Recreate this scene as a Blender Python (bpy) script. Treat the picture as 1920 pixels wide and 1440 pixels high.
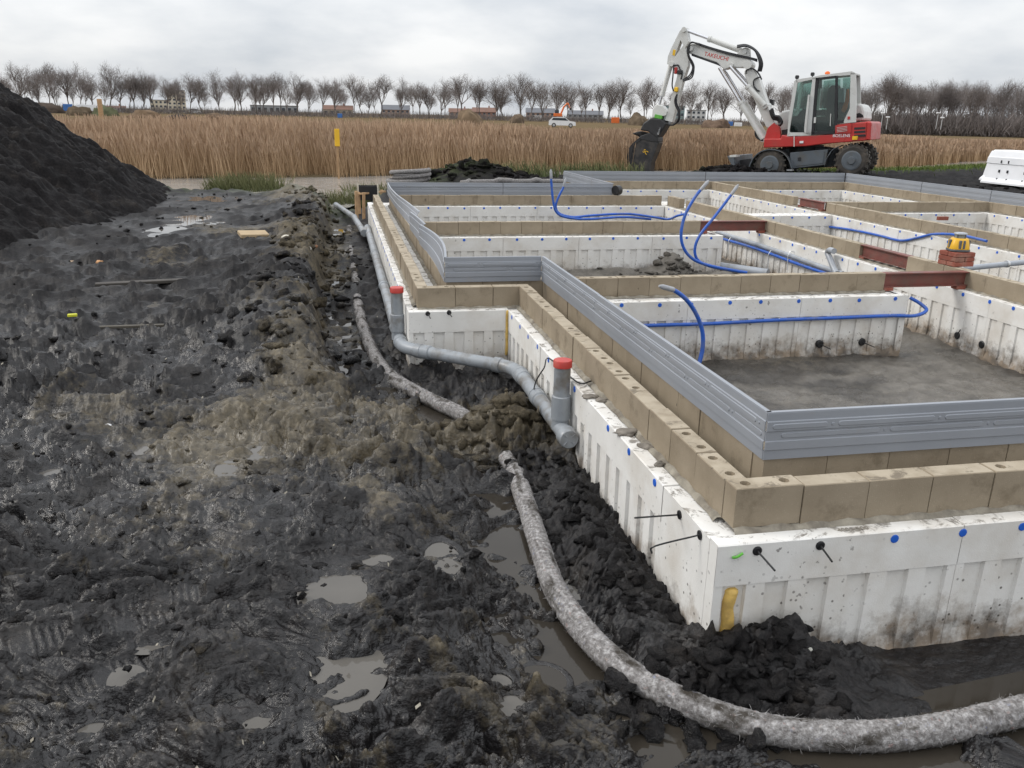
import bpy, math, random
import numpy as np
random.seed(7); rng = np.random.default_rng(7)
for o in list(bpy.data.objects): bpy.data.objects.remove(o)
scene = bpy.context.scene
COL = scene.collection
PI = math.pi

# ------------------------------------------------------------------ camera
H = 1.312
F_PX, PITCH, YAW, ROLL = 1565.0, math.radians(17.8), math.radians(11.83), math.radians(1.2)
FWD = np.array([math.sin(YAW)*math.cos(PITCH), math.cos(YAW)*math.cos(PITCH), -math.sin(PITCH)])
RGT = np.array([math.cos(YAW), -math.sin(YAW), 0.0]); UPV = np.cross(RGT, FWD)
cam = bpy.data.cameras.new('camera'); cam_o = bpy.data.objects.new('camera', cam); COL.objects.link(cam_o)
cam.sensor_width = 36; cam.lens = 36*F_PX/1920; cam.clip_start = .05; cam.clip_end = 6000
r_ = RGT*math.cos(ROLL)+UPV*math.sin(ROLL); u_ = -RGT*math.sin(ROLL)+UPV*math.cos(ROLL)
from mathutils import Matrix, Vector
cam_o.matrix_world = Matrix(((r_[0], u_[0], -FWD[0], 0), (r_[1], u_[1], -FWD[1], 0), (r_[2], u_[2], -FWD[2], H), (0, 0, 0, 1)))
scene.camera = cam_o

# ------------------------------------------------------------------ light: overcast daylight
SUN_AZ, SUN_EL = math.radians(-70), math.radians(36)      # azimuth from +Y towards +X
w = bpy.data.worlds.new('World'); scene.world = w; w.use_nodes = True
N, L = w.node_tree.nodes, w.node_tree.links; N.clear()
def wn(t, **k):
    n = N.new(t)
    for a, b in k.items(): setattr(n, a, b)
    return n
out = wn('ShaderNodeOutputWorld'); bg = wn('ShaderNodeBackground'); L.new(bg.outputs[0], out.inputs[0])
sky = wn('ShaderNodeTexSky', sky_type='NISHITA', sun_disc=False, sun_elevation=SUN_EL, sun_rotation=SUN_AZ, dust_density=2.0)
tc = wn('ShaderNodeTexCoord'); sep = wn('ShaderNodeSeparateXYZ'); L.new(tc.outputs['Generated'], sep.inputs[0])
def mth(op, a, b=None, c=None):
    n = wn('ShaderNodeMath', operation=op)
    for i, v in enumerate((a, b, c)):
        if v is None: continue
        if isinstance(v, (int, float)): n.inputs[i].default_value = v
        else: L.new(v, n.inputs[i])
    return n.outputs[0]
zc = mth('MAXIMUM', sep.outputs[2], 0.0)
den = mth('ADD', zc, 0.30)
cx = mth('DIVIDE', sep.outputs[0], den); cy = mth('DIVIDE', sep.outputs[1], den)
cmb = wn('ShaderNodeCombineXYZ'); L.new(cx, cmb.inputs[0]); L.new(cy, cmb.inputs[1])
nz = wn('ShaderNodeTexNoise'); nz.inputs['Scale'].default_value = 1.05; nz.inputs['Detail'].default_value = 7; nz.inputs['Roughness'].default_value = .52
L.new(cmb.outputs[0], nz.inputs['Vector'])
ramp = wn('ShaderNodeValToRGB'); L.new(nz.outputs['Fac'], ramp.inputs[0])
ramp.color_ramp.elements[0].position = .38; ramp.color_ramp.elements[0].color = (.63, .67, .725, 1)
ramp.color_ramp.elements[1].position = .60; ramp.color_ramp.elements[1].color = (.99, .995, 1.0, 1)
# CIE overcast luminance: brighter towards the zenith
lum = mth('ADD', mth('MULTIPLY', zc, 1.20), 0.96)
vm = wn('ShaderNodeVectorMath', operation='SCALE'); L.new(ramp.outputs[0], vm.inputs[0]); L.new(lum, vm.inputs['Scale'])
vs = wn('ShaderNodeVectorMath', operation='SCALE'); L.new(sky.outputs[0], vs.inputs[0]); vs.inputs['Scale'].default_value = .10
mx = wn('ShaderNodeMix', data_type='RGBA'); mx.inputs['Factor'].default_value = .90
L.new(vs.outputs[0], mx.inputs['A']); L.new(vm.outputs[0], mx.inputs['B']); L.new(mx.outputs['Result'], bg.inputs[0])
bg.inputs[1].default_value = 1.0
sl = bpy.data.lights.new('sun', 'SUN'); sl.energy = 1.3; sl.angle = math.radians(16); sl.color = (1, .96, .90)
so = bpy.data.objects.new('sun', sl); COL.objects.link(so)
sd = Vector((math.sin(SUN_AZ)*math.cos(SUN_EL), math.cos(SUN_AZ)*math.cos(SUN_EL), math.sin(SUN_EL)))
so.rotation_euler = sd.to_track_quat('Z', 'Y').to_euler(); so.location = (-20, 5, 30)
scene.view_settings.view_transform = 'Standard'; scene.view_settings.look = 'None'
scene.view_settings.exposure = 0.0; scene.view_settings.gamma = 1; scene.view_settings.use_curve_mapping = False

# ------------------------------------------------------------------ pixel -> place
def ray(u, v):
    a, b = u-960, v-720
    return FWD+RGT*(a*math.cos(ROLL)+b*math.sin(ROLL))/F_PX-UPV*(-a*math.sin(ROLL)+b*math.cos(ROLL))/F_PX
CAM = np.array([0, 0, H])
def onZ(u, v, z): d = ray(u, v); return CAM+d*((z-H)/d[2])
def onX(u, v, x): d = ray(u, v); return CAM+d*(x/d[0])
def onY(u, v, y): d = ray(u, v); return CAM+d*(y/d[1])
def atD(u, v, D): d = ray(u, v); return CAM+d*(D/math.hypot(d[0], d[1]))
def hgt(p, v, u=None):                  # height above the plan point p seen at row v
    lo, hi = -2.0, 30.0
    for _ in range(50):
        m = (lo+hi)/2; d = np.array([p[0], p[1], m-H]); c = d@FWD
        uu, vv = F_PX*(d@RGT)/c, -F_PX*(d@UPV)/c
        if 720+uu*math.sin(ROLL)+vv*math.cos(ROLL) > v: lo = m
        else: hi = m
    return lo

# ------------------------------------------------------------------ mesh helpers
def tag(o, label=None, cat=None, group=None, kind=None):
    if label: o['label'] = label
    if cat: o['category'] = cat
    if group: o['group'] = group
    if kind: o['kind'] = kind
    return o
def link(name, me, parent=None, **k):
    o = bpy.data.objects.new(name, me); COL.objects.link(o)
    if parent is not None: o.parent = parent
    return tag(o, **k)
def thing(name, label, cat, group=None, loc=(0, 0, 0), rz=0):
    o = bpy.data.objects.new(name, None); COL.objects.link(o); o.empty_display_size = .1
    o.location = loc; o.rotation_euler = (0, 0, rz)
    return tag(o, label, cat, group)
def fin(me, mat, smooth):
    if mat is not None: me.materials.append(mat)
    if smooth:
        me.shade_smooth()
        if smooth is not True: me.set_sharp_from_angle(angle=math.radians(smooth))
    return me
class MB:
    def __init__(s): s.v = []; s.f = []
    def add(s, vs, fs):
        b = len(s.v); s.v += [tuple(float(c) for c in p) for p in vs]; s.f += [tuple(b+i for i in f) for f in fs]; return s
    def box(s, c, d, R=None, ch=0):
        c = np.array(c, float); d = np.array(d, float)/2
        if ch:
            vs = []; fs = []; key = {}
            for ax in range(3):
                for sg in (-1, 1):
                    o = [i for i in range(3) if i != ax]; q = []
                    for a, b in ((-1, -1), (1, -1), (1, 1), (-1, 1)):
                        p = np.zeros(3); p[ax] = sg*d[ax]; p[o[0]] = a*(d[o[0]]-ch); p[o[1]] = b*(d[o[1]]-ch)
                        key[(ax, sg, a, b)] = len(vs); q.append(len(vs)); vs.append(p)
                    flip = (sg < 0) ^ (ax == 1)
                    fs.append(q[::-1] if flip else q)
            def ix(ax, sg):   # sg: 3 signs
                o = [i for i in range(3) if i != ax]; return key[(ax, sg[ax], sg[o[0]], sg[o[1]])]
            cor = lambda sgn: [ix(a, sgn) for a in range(3)]
            for sx in (-1, 1):
                for sy in (-1, 1):
                    for sz in (-1, 1): fs.append(cor((sx, sy, sz)))
            for ax in range(3):
                o = [i for i in range(3) if i != ax]
                for a in (-1, 1):
                    for b in (-1, 1):
                        s1 = [0, 0, 0]; s1[ax] = -1; s1[o[0]] = a; s1[o[1]] = b; s2 = list(s1); s2[ax] = 1
                        fs.append([ix(o[0], s1), ix(o[0], s2), ix(o[1], s2), ix(o[1], s1)])
            vs = np.array(vs)
            # orient outward
            g = []
            for fc in fs:
                p = vs[list(fc)]; nn = np.cross(p[1]-p[0], p[2]-p[0])
                g.append(fc if nn@p.mean(0) > 0 else fc[::-1])
            fs = g
        else:
            vs = np.array([(x, y, z) for x in (-1, 1) for y in (-1, 1) for z in (-1, 1)], float)*d
            fs = [(0, 1, 3, 2), (4, 6, 7, 5), (0, 4, 5, 1), (2, 3, 7, 6), (0, 2, 6, 4), (1, 5, 7, 3)]
        if R is not None: vs = vs@np.array(R, float).T
        return s.add(vs+c, fs)
    def tube(s, pts, r, n=8, caps=True):
        pts = np.array(pts, float); m = len(pts)
        r = np.full(m, r) if np.isscalar(r) else np.array(r, float)
        t = np.gradient(pts, axis=0); t /= np.linalg.norm(t, axis=1)[:, None]+1e-12
        a = np.array([0, 0, 1.0]) if abs(t[0][2]) < .9 else np.array([1.0, 0, 0])
        vs = []
        for i in range(m):
            a = a-t[i]*(a@t[i]); a /= np.linalg.norm(a)+1e-12; b = np.cross(t[i], a)
            for k in range(n):
                th = 2*PI*k/n; vs.append(pts[i]+r[i]*(a*math.cos(th)+b*math.sin(th)))
        fs = [(i*n+k, i*n+(k+1) % n, (i+1)*n+(k+1) % n, (i+1)*n+k) for i in range(m-1) for k in range(n)]
        if caps: fs += [tuple(range(n))[::-1], tuple((m-1)*n+k for k in range(n))]
        return s.add(vs, fs)
    def prism(s, poly, fr, a, b):       # 2-D outline put in place by fr(x, y, t), thickness from a to b
        n = len(poly); vs = [fr(x, y, a) for x, y in poly]+[fr(x, y, b) for x, y in poly]
        return s.add(vs, [tuple(range(n))[::-1], tuple(range(n, 2*n))]+[(i, (i+1) % n, n+(i+1) % n, n+i) for i in range(n)])
    def mesh(s, name, mat=None, smooth=False):
        me = bpy.data.meshes.new(name); me.from_pydata(s.v, [], s.f); me.validate()
        return fin(me, mat, smooth)
    def build(s, name, mat, parent=None, smooth=False, fix=False, **k):
        me = s.mesh(name, mat, smooth)
        if fix:
            import bmesh
            bm = bmesh.new(); bm.from_mesh(me); bmesh.ops.recalc_face_normals(bm, faces=bm.faces); bm.to_mesh(me); bm.free()
        return link(name, me, parent, **k)
def grid_mesh(name, X, Y, Z, mat, attrs=None, wrap=False, keep=None):
    m, n = X.shape; v = np.stack([X, Y, Z], -1).reshape(-1, 3).astype(np.float32)
    i = np.arange(m-1)[:, None]*n; j = np.arange(n if wrap else n-1)[None]
    q = np.stack([i+j, i+(j+1) % n, i+n+(j+1) % n, i+n+j], -1).reshape(-1, 4)
    if keep is not None: q = q[keep(v[q].mean(1))]
    me = bpy.data.meshes.new(name); me.vertices.add(len(v)); me.vertices.foreach_set('co', v.ravel())
    me.loops.add(q.size); me.loops.foreach_set('vertex_index', q.ravel().astype(np.int32))
    me.polygons.add(len(q)); me.polygons.foreach_set('loop_start', np.arange(0, q.size, 4, dtype=np.int32))
    me.polygons.foreach_set('loop_total', np.full(len(q), 4, np.int32)); me.update(calc_edges=True)
    for k, a in (attrs or {}).items():
        at = me.attributes.new(k, 'FLOAT', 'POINT'); at.data.foreach_set('value', a.ravel().astype(np.float32))
    me.materials.append(mat); me.shade_smooth(); return me
def soup(name, V, Fq, mat, attrs=None):         # many quads at once
    V = np.asarray(V, np.float32).reshape(-1, 3); Fq = np.asarray(Fq, np.int32).reshape(-1, 4)
    me = bpy.data.meshes.new(name); me.vertices.add(len(V)); me.vertices.foreach_set('co', V.ravel())
    me.loops.add(Fq.size); me.loops.foreach_set('vertex_index', Fq.ravel()); me.polygons.add(len(Fq))
    me.polygons.foreach_set('loop_start', np.arange(0, Fq.size, 4, dtype=np.int32)); me.polygons.foreach_set('loop_total', np.full(len(Fq), 4, np.int32))
    me.update(calc_edges=True)
    for k, a in (attrs or {}).items():
        at = me.attributes.new(k, 'FLOAT', 'POINT'); at.data.foreach_set('value', np.asarray(a, np.float32).ravel())
    me.materials.append(mat); return me
def spline(pts, n=8):
    p = np.array(pts, float); p = np.vstack([2*p[0]-p[1], p, 2*p[-1]-p[-2]]); o = []
    for i in range(1, len(p)-2):
        for t in np.linspace(0, 1, n, endpoint=False):
            o.append(.5*((2*p[i])+(-p[i-1]+p[i+1])*t+(2*p[i-1]-5*p[i]+4*p[i+1]-p[i+2])*t*t+(-p[i-1]+3*p[i]-3*p[i+1]+p[i+2])*t**3))
    o.append(p[-2]); return np.array(o)

# ------------------------------------------------------------------ noise
def perlin(x, y, seed=0):
    xi = np.floor(x).astype(np.int64); yi = np.floor(y).astype(np.int64); xf = x-xi; yf = y-yi
    def g(ix, iy, dx, dy):
        h = (ix*374761393+iy*668265263+seed*1442695041) & 0xffffffff
        h = ((h ^ (h >> 13))*1274126177) & 0xffffffff; h = h ^ (h >> 16)
        a = (h & 1023)*(2*PI/1024); return np.cos(a)*dx+np.sin(a)*dy
    u = xf*xf*xf*(xf*(xf*6-15)+10); v = yf*yf*yf*(yf*(yf*6-15)+10)
    a = g(xi, yi, xf, yf); b = g(xi+1, yi, xf-1, yf); c = g(xi, yi+1, xf, yf-1); d = g(xi+1, yi+1, xf-1, yf-1)
    return 1.41*((a+(b-a)*u)+((c+(d-c)*u)-(a+(b-a)*u))*v)
def fbm(x, y, o=4, seed=0, g=.5):
    s = 0; a = 1.0
    for i in range(o): s = s+a*perlin(x*2**i+i*17.3, y*2**i-i*9.1, seed+i); a *= g
    return s
def billow(x, y, o=3, seed=0, g=.5):
    s = 0; a = 1.0
    for i in range(o): s = s+a*(np.abs(perlin(x*2**i+i*7.7, y*2**i+i*3.3, seed+i))*2-.55); a *= g
    return s
def sst(a, b, x): t = np.clip((x-a)/(b-a), 0, 1); return t*t*(3-2*t)
# ------------------------------------------------------------------ procedural materials
class NT:
    def __init__(s, name):
        s.m = bpy.data.materials.new(name); s.m.use_nodes = True; s.n = s.m.node_tree.nodes; s.l = s.m.node_tree.links
        s.b = s.n['Principled BSDF']
    def N(s, t, **k):
        n = s.n.new(t)
        for a, b in k.items(): setattr(n, a, b)
        return n
    def set(s, sock, v):
        i = s.b.inputs[sock] if isinstance(sock, str) else sock
        if hasattr(v, 'is_linked'): s.l.new(v, i)
        elif isinstance(v, (tuple, list)) and len(v) == 3 and i.type == 'RGBA': i.default_value = (*v, 1)
        else: i.default_value = v
    def pos(s):
        if not hasattr(s, '_p'): s._p = s.N('ShaderNodeNewGeometry').outputs['Position']
        return s._p
    def noise(s, scale, detail=4, rough=.55, vec=None, dist=0, stretch=None):
        n = s.N('ShaderNodeTexNoise'); n.inputs['Scale'].default_value = scale; n.inputs['Detail'].default_value = detail
        n.inputs['Roughness'].default_value = rough; n.inputs['Distortion'].default_value = dist
        v = vec or s.pos()
        if stretch:
            mp = s.N('ShaderNodeMapping'); mp.inputs['Scale'].default_value = stretch; s.l.new(v, mp.inputs[0]); v = mp.outputs[0]
        s.l.new(v, n.inputs['Vector']); return n.outputs['Fac']
    def vor(s, scale, feat='F1', rnd=1):
        n = s.N('ShaderNodeTexVoronoi', feature=feat); n.inputs['Scale'].default_value = scale; n.inputs['Randomness'].default_value = rnd
        s.l.new(s.pos(), n.inputs['Vector']); return n.outputs['Distance']
    def ramp(s, f, *st):
        n = s.N('ShaderNodeValToRGB'); e = n.color_ramp.elements
        while len(e) < len(st): e.new(.5)
        for el, (p, c) in zip(e, st):
            el.position = p; el.color = (*c, 1) if isinstance(c, (tuple, list)) else (c, c, c, 1)
        s.l.new(f, n.inputs[0]); return n.outputs[0]
    def mix(s, f, a, b, mode='MIX'):
        n = s.N('ShaderNodeMix', data_type='RGBA', blend_type=mode)
        s.set(n.inputs['Factor'], f)
        for k, v in (('A', a), ('B', b)): s.set(n.inputs[k], v)
        return n.outputs['Result']
    def math(s, op, a, b=None, clamp=False):
        n = s.N('ShaderNodeMath', operation=op, use_clamp=clamp); s.set(n.inputs[0], a)
        if b is not None: s.set(n.inputs[1], b)
        return n.outputs[0]
    def attr(s, name): return s.N('ShaderNodeAttribute', attribute_name=name).outputs['Fac']
    def rnd(s): return s.N('ShaderNodeObjectInfo').outputs['Random']
    def bump(s, h, st=.5, dist=.01):
        n = s.N('ShaderNodeBump'); n.inputs['Strength'].default_value = st; n.inputs['Distance'].default_value = dist
        s.l.new(h, n.inputs['Height'])
        if s.b.inputs['Normal'].is_linked: s.l.new(s.b.inputs['Normal'].links[0].from_socket, n.inputs['Normal'])
        s.l.new(n.outputs[0], s.b.inputs['Normal'])
    def xyz(s, k):
        n = s.N('ShaderNodeSeparateXYZ'); s.l.new(s.pos(), n.inputs[0]); return n.outputs[k]

def simple(name, c, rough=.6, var=.18, sc=6, metal=0, dirt=None, dirt_amt=.5, dsc=5, bump=0, bsc=60, spec=.5, tint=0):
    t = NT(name); dark = tuple(x*(1-var) for x in c); lite = tuple(min(1, x*(1+var)) for x in c)
    col = t.ramp(t.noise(sc, 5), (.3, dark), (.7, lite))
    if tint: col = t.mix(tint, col, t.ramp(t.rnd(), (0, tuple(x*.7 for x in c)), (1, tuple(min(1, x*1.3) for x in c))))
    if dirt: col = t.mix(t.math('MULTIPLY', t.ramp(t.noise(dsc, 6, .6), (.48, 0), (.66, 1)), dirt_amt), col, dirt)
    t.set('Base Color', col); t.set('Metallic', metal); t.set('Specular IOR Level', spec)
    t.set('Roughness', t.ramp(t.noise(sc*2, 3), (.3, max(.02, rough-.1)), (.7, min(1, rough+.1))))
    if bump: t.bump(t.noise(bsc, 4), bump, .005)
    return t.m
M = {}
def mud(nm='mud', spec=.34, rag=0):
    t = NT(nm)
    clay, wet = t.attr('clay'), t.attr('wet')
    peat = t.ramp(t.noise(3.2, 6, .6), (.30, (.0075, .007, .0074)), (.55, (.0135, .0124, .0124)), (.75, (.028, .0245, .021)))
    cl = t.ramp(t.noise(9, 6, .65), (.3, (.056, .046, .031)), (.7, (.130, .106, .068)))
    f = t.math('ADD', clay, t.math('MULTIPLY', t.math('SUBTRACT', t.noise(14, 6, .7), .5), .9))
    f = t.ramp(f, (.42, 0), (.66, 1))
    peat = t.mix(1.0, peat, t.ramp(t.noise(34, 7, .72), (.30, (.42, .42, .44)), (.5, (.95, .93, .95)), (.70, (2.1, 2.0, 1.95))), 'MULTIPLY')
    cl = t.mix(1.0, cl, t.ramp(t.noise(30, 7, .72), (.3, .5), (.7, 1.5)), 'MULTIPLY')
    col = t.mix(f, peat, cl)
    sand = t.attr('sand')
    sc_ = t.ramp(t.noise(7, 7, .62), (.3, (.072, .066, .057)), (.5, (.122, .111, .096)), (.75, (.185, .170, .150)))
    col = t.mix(sand, col, sc_)
    gr = t.attr('green')
    gf = t.math('MULTIPLY', gr, t.ramp(t.noise(5, 5), (.42, 0), (.6, 1)))
    col = t.mix(gf, col, t.ramp(t.noise(30, 3), (.3, (.05, .07, .025)), (.7, (.10, .12, .05))))
    col = t.mix(t.attr('dry'), col, t.ramp(t.noise(.6, 6, .6), (.3, (.10, .075, .045)), (.7, (.20, .15, .09))))
    # scattered pale crumbs and straw bits
    sp = t.ramp(t.vor(26), (.035, 1), (.06, 0)); spm = t.ramp(t.noise(2.2, 2), (.60, 0), (.68, 1))
    col = t.mix(t.math('MULTIPLY', t.math('MULTIPLY', sp, spm), .55), col, (.24, .215, .17))
    t.set('Base Color', col)
    r = t.mix(t.attr('dull'), t.ramp(t.noise(4.5, 5, .6), (.35, .21), (.65, .44)), (.85, .85, .85))
    t.set('Roughness', t.mix(t.attr('dry'), t.mix(wet, r, (.17, .17, .17)), (1., 1., 1.)))
    t.set('Specular IOR Level', t.math('SUBTRACT', t.math('ADD', t.math('MULTIPLY', t.math('SUBTRACT', 1.0, t.math('MULTIPLY', t.attr('dull'), .7)), spec), t.math('MULTIPLY', wet, .18)), t.math('MULTIPLY', t.attr('dry'), spec*.95)))
    t.bump(t.noise(120, 4, .6), .35, .006); t.bump(t.noise(36, 5, .6), .5, .02)
    if rag: t.bump(t.noise(26, 6, .7), 1.0, rag)
    return t.m
M['mud'] = mud(); M['clod'] = mud('torn_clod', .22, .04); M['peat_heap'] = mud('peat_heap', .12)
def water(name, c, rough=.03, rip=0, rsc=6):
    t = NT(name); t.set('Base Color', t.ramp(t.noise(1.5, 4), (.3, tuple(x*.8 for x in c)), (.7, tuple(x*1.2 for x in c))))
    t.set('Roughness', rough); t.set('IOR', 1.33); t.set('Specular IOR Level', .5)
    if rip: t.bump(t.noise(rsc, 3), rip, .02)
    return t.m
M['puddle'] = water('puddle_water', (.108, .10, .089), .02, .02, 9)
M['trench_water'] = water('trench_water', (.034, .029, .023), .03, .03, 7)
M['ditch'] = water('ditch_water', (.37, .35, .32), .12, 1.0, 4)  # pale base colour: silty water, with the sky's reflection painted in
def eps():
    t = NT('white_foam')
    z = t.xyz(2)
    col = t.ramp(t.noise(5, 5), (.3, (.70, .685, .65)), (.7, (.785, .772, .742)))
    col = t.mix(t.math('MULTIPLY', t.ramp(t.noise(2.4, 6, .65), (.46, 0), (.70, 1)), .55), col, (.50, .44, .36))
    low = t.ramp(t.math('ADD', z, t.math('MULTIPLY', t.math('SUBTRACT', t.noise(6, 6, .7), .5), .42)), (0, 1), (.001, 1))
    lowf = t.N('ShaderNodeMapRange'); lowf.inputs['From Min'].default_value = -.31; lowf.inputs['From Max'].default_value = -.47
    t.l.new(t.math('ADD', z, t.math('MULTIPLY', t.math('SUBTRACT', t.noise(7, 7, .72), .5), .55)), lowf.inputs['Value'])
    col = t.mix(t.math('MULTIPLY', lowf.outputs[0], .9), col, t.ramp(t.noise(9, 4), (.35, (.06, .045, .032)), (.65, (.26, .19, .125))))
    # mud splashes
    n1 = t.ramp(t.vor(26), (.10, 1), (.17, 0)); m1 = t.ramp(t.noise(3.3, 4), (.44, 0), (.54, 1))
    zs = t.N('ShaderNodeMapRange'); zs.inputs['From Min'].default_value = .02; zs.inputs['From Max'].default_value = -.30; t.l.new(z, zs.inputs['Value'])
    sp = t.math('MULTIPLY', t.math('MULTIPLY', n1, m1), zs.outputs[0])
    n2 = t.ramp(t.noise(38, 3, .5), (.66, 0), (.70, 1)); m2 = t.ramp(t.noise(2.1, 3), (.52, 0), (.64, 1))
    sp = t.math('MAXIMUM', sp, t.math('MULTIPLY', t.math('MULTIPLY', n2, m2), .7))
    col = t.mix(t.math('MULTIPLY', sp, .9), col, (.055, .045, .036))
    # dirt trodden onto upward faces
    g = t.N('ShaderNodeNewGeometry'); sx = t.N('ShaderNodeSeparateXYZ'); t.l.new(g.outputs['Normal'], sx.inputs[0])
    upf = t.ramp(sx.outputs[2], (.7, 0), (.9, 1)); near = t.N('ShaderNodeMapRange'); near.inputs['From Min'].default_value = -.05; near.inputs['From Max'].default_value = -.01
    t.l.new(z, near.inputs['Value'])
    dn = t.ramp(t.noise(13, 7, .7, dist=.8), (.52, 0), (.60, 1))
    col = t.mix(t.math('MULTIPLY', t.math('MULTIPLY', upf, near.outputs[0]), t.math('MULTIPLY', dn, .85)), col, t.ramp(t.noise(25, 4), (.3, (.10, .085, .07)), (.7, (.30, .27, .23))))
    t.set('Base Color', col); t.set('Roughness', .75); t.set('Specular IOR Level', .3)
    t.bump(t.vor(210), .12, .003); t.bump(t.noise(30, 5), .15, .006)
    return t.m
M['eps'] = eps()
def block():
    t = NT('sand_lime_block')
    base = t.ramp(t.rnd(), (0, (.235, .182, .122)), (.5, (.285, .226, .155)), (1, (.335, .27, .188)))
    col = t.mix(.6, base, t.ramp(t.noise(4, 6, .6), (.3, (.225, .188, .138)), (.7, (.36, .308, .235))))
    col = t.mix(t.math('MULTIPLY', t.ramp(t.vor(95), (.10, 1), (.16, 0)), .35), col, (.50, .45, .36))
    col = t.mix(t.math('MULTIPLY', t.ramp(t.noise(7, 6, .7), (.55, 0), (.68, 1)), .55), col, (.15, .118, .08))
    st = t.ramp(t.noise(19, 4, .6, stretch=(1, 1, .5)), (.70, 0), (.735, 1))
    col = t.mix(t.math('MULTIPLY', st, .75), col, (.07, .058, .045))
    # mortar smears and dirt on upward faces
    g = t.N('ShaderNodeNewGeometry'); sx = t.N('ShaderNodeSeparateXYZ'); t.l.new(g.outputs['Normal'], sx.inputs[0])
    upf = t.ramp(sx.outputs[2], (.7, 0), (.9, 1))
    col = t.mix(t.math('MULTIPLY', upf, t.ramp(t.noise(11, 5), (.35, .15), (.6, .7))), col, (.46, .40, .31))
    col = t.mix(t.math('MULTIPLY', upf, t.math('MULTIPLY', t.ramp(t.noise(8, 6, .7, dist=1), (.56, 0), (.62, 1)), .75)), col, (.15, .125, .095))
    t.set('Base Color', col); t.set('Roughness', .9); t.set('Specular IOR Level', .2)
    t.bump(t.noise(230, 3), .25, .003); t.bump(t.noise(22, 4), .2, .006); return t.m
M['block'] = block()
M['mortar'] = simple('grey_mortar', (.27, .245, .20), .9, .3, 18, dirt=(.12, .10, .08), dirt_amt=.7, dsc=10, bump=.8, bsc=70, spec=.2)
def profile_mat():
    t = NT('grey_plastic_profile')
    col = t.ramp(t.noise(2.2, 4), (.3, (.245, .262, .292)), (.7, (.285, .302, .332)))
    col = t.mix(t.math('MULTIPLY', t.ramp(t.noise(9, 6, .7), (.60, 0), (.72, 1)), .30), col, (.30, .26, .20))
    t.set('Base Color', col); t.set('Roughness', t.ramp(t.noise(6, 4), (.3, .34), (.7, .50))); t.bump(t.noise(3.0, 3), .08, .02); return t.m
M['profile'] = profile_mat()
M['pvc'] = simple('grey_pvc', (.27, .29, .31), .38, .12, 5, dirt=(.12, .10, .075), dirt_amt=.75, dsc=7)
M['pvc_clean'] = simple('grey_pvc_clean', (.33, .355, .39), .35, .08, 5, dirt=(.2, .19, .17), dirt_amt=.4, dsc=9)
M['red_cap'] = simple('red_cap', (.47, .045, .035), .5, .1, 12, dirt=(.3, .2, .15), dirt_amt=.35, dsc=12)
M['blue'] = simple('blue_hose', (.018, .10, .46), .35, .12, 8, dirt=(.16, .17, .2), dirt_amt=.35, dsc=9)
M['blue_dot'] = simple('blue_plug', (.015, .115, .56), .45, .1, 8)
M['tape'] = simple('grey_tape', (.33, .34, .36), .5, .15, 30)
M['black'] = simple('black_plastic', (.012, .012, .013), .4, .3, 10)
M['steel'] = simple('red_primer_steel', (.175, .058, .045), .55, .2, 7, dirt=(.12, .09, .07), dirt_amt=.55, dsc=9, bump=.2)
M['redbrick'] = simple('red_brick', (.26, .085, .06), .85, .2, 15, dirt=(.35, .28, .22), dirt_amt=.35, dsc=12, bump=.5, tint=.5, spec=.2)
M['wood'] = simple('raw_timber', (.42, .27, .15), .8, .2, 9, dirt=(.2, .13, .08), dirt_amt=.5, dsc=8, spec=.2, tint=.4)
M['foam'] = simple('yellow_pu_foam', (.66, .44, .12), .75, .25, 24, dirt=(.35, .22, .08), dirt_amt=.5, dsc=20, bump=.5)
M['metal'] = simple('galvanised_metal', (.55, .56, .57), .35, .1, 12, metal=.8)
# ------------------------------------------------------------------ layout (metres, z = 0 is the top of the white foam)
XE, YE, XB, YB, XG, YG = 1.158, 2.228, 1.250, 2.315, 1.465, 2.549
YJE, YJB, YJG, XE2, XB2, XG2 = 5.707, 5.787, 6.004, .449, .517, .737
HB, ZG0, ZG1 = .144, .1455, .3275
BT = .082
PIPE = spline([(3.4, 1.99), (2.6, 1.86), (2.013, 1.80), (1.602, 1.779), (1.255, 1.845), (1.053, 1.965), (.894, 2.148), (.803, 2.383), (.76, 2.703), (.78, 3.081), (.808, 3.494),
               (.827, 4.049), (.717, 4.649), (.506, 5.081), (.331, 5.508), (.229, 6.057), (.163, 7.066), (.15, 7.921), (.156, 8.987), (.146, 10.766), (.162, 13.678)], 4)
def pip(): pass
PUD = []     # puddles: centre x, y, half-length, half-width, angle, level
def pud(u, v, hw, hh, z, ang=0):        # seen at pixel u, v with half-extents in pixels
    p = onZ(u, v, z); e = onZ(u+hw, v, z); g = onZ(u, v-hh, z)
    PUD.append((p[0], p[1], np.linalg.norm(e-p)*1.2, np.linalg.norm(g-p)*1.1, ang, z))
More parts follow.
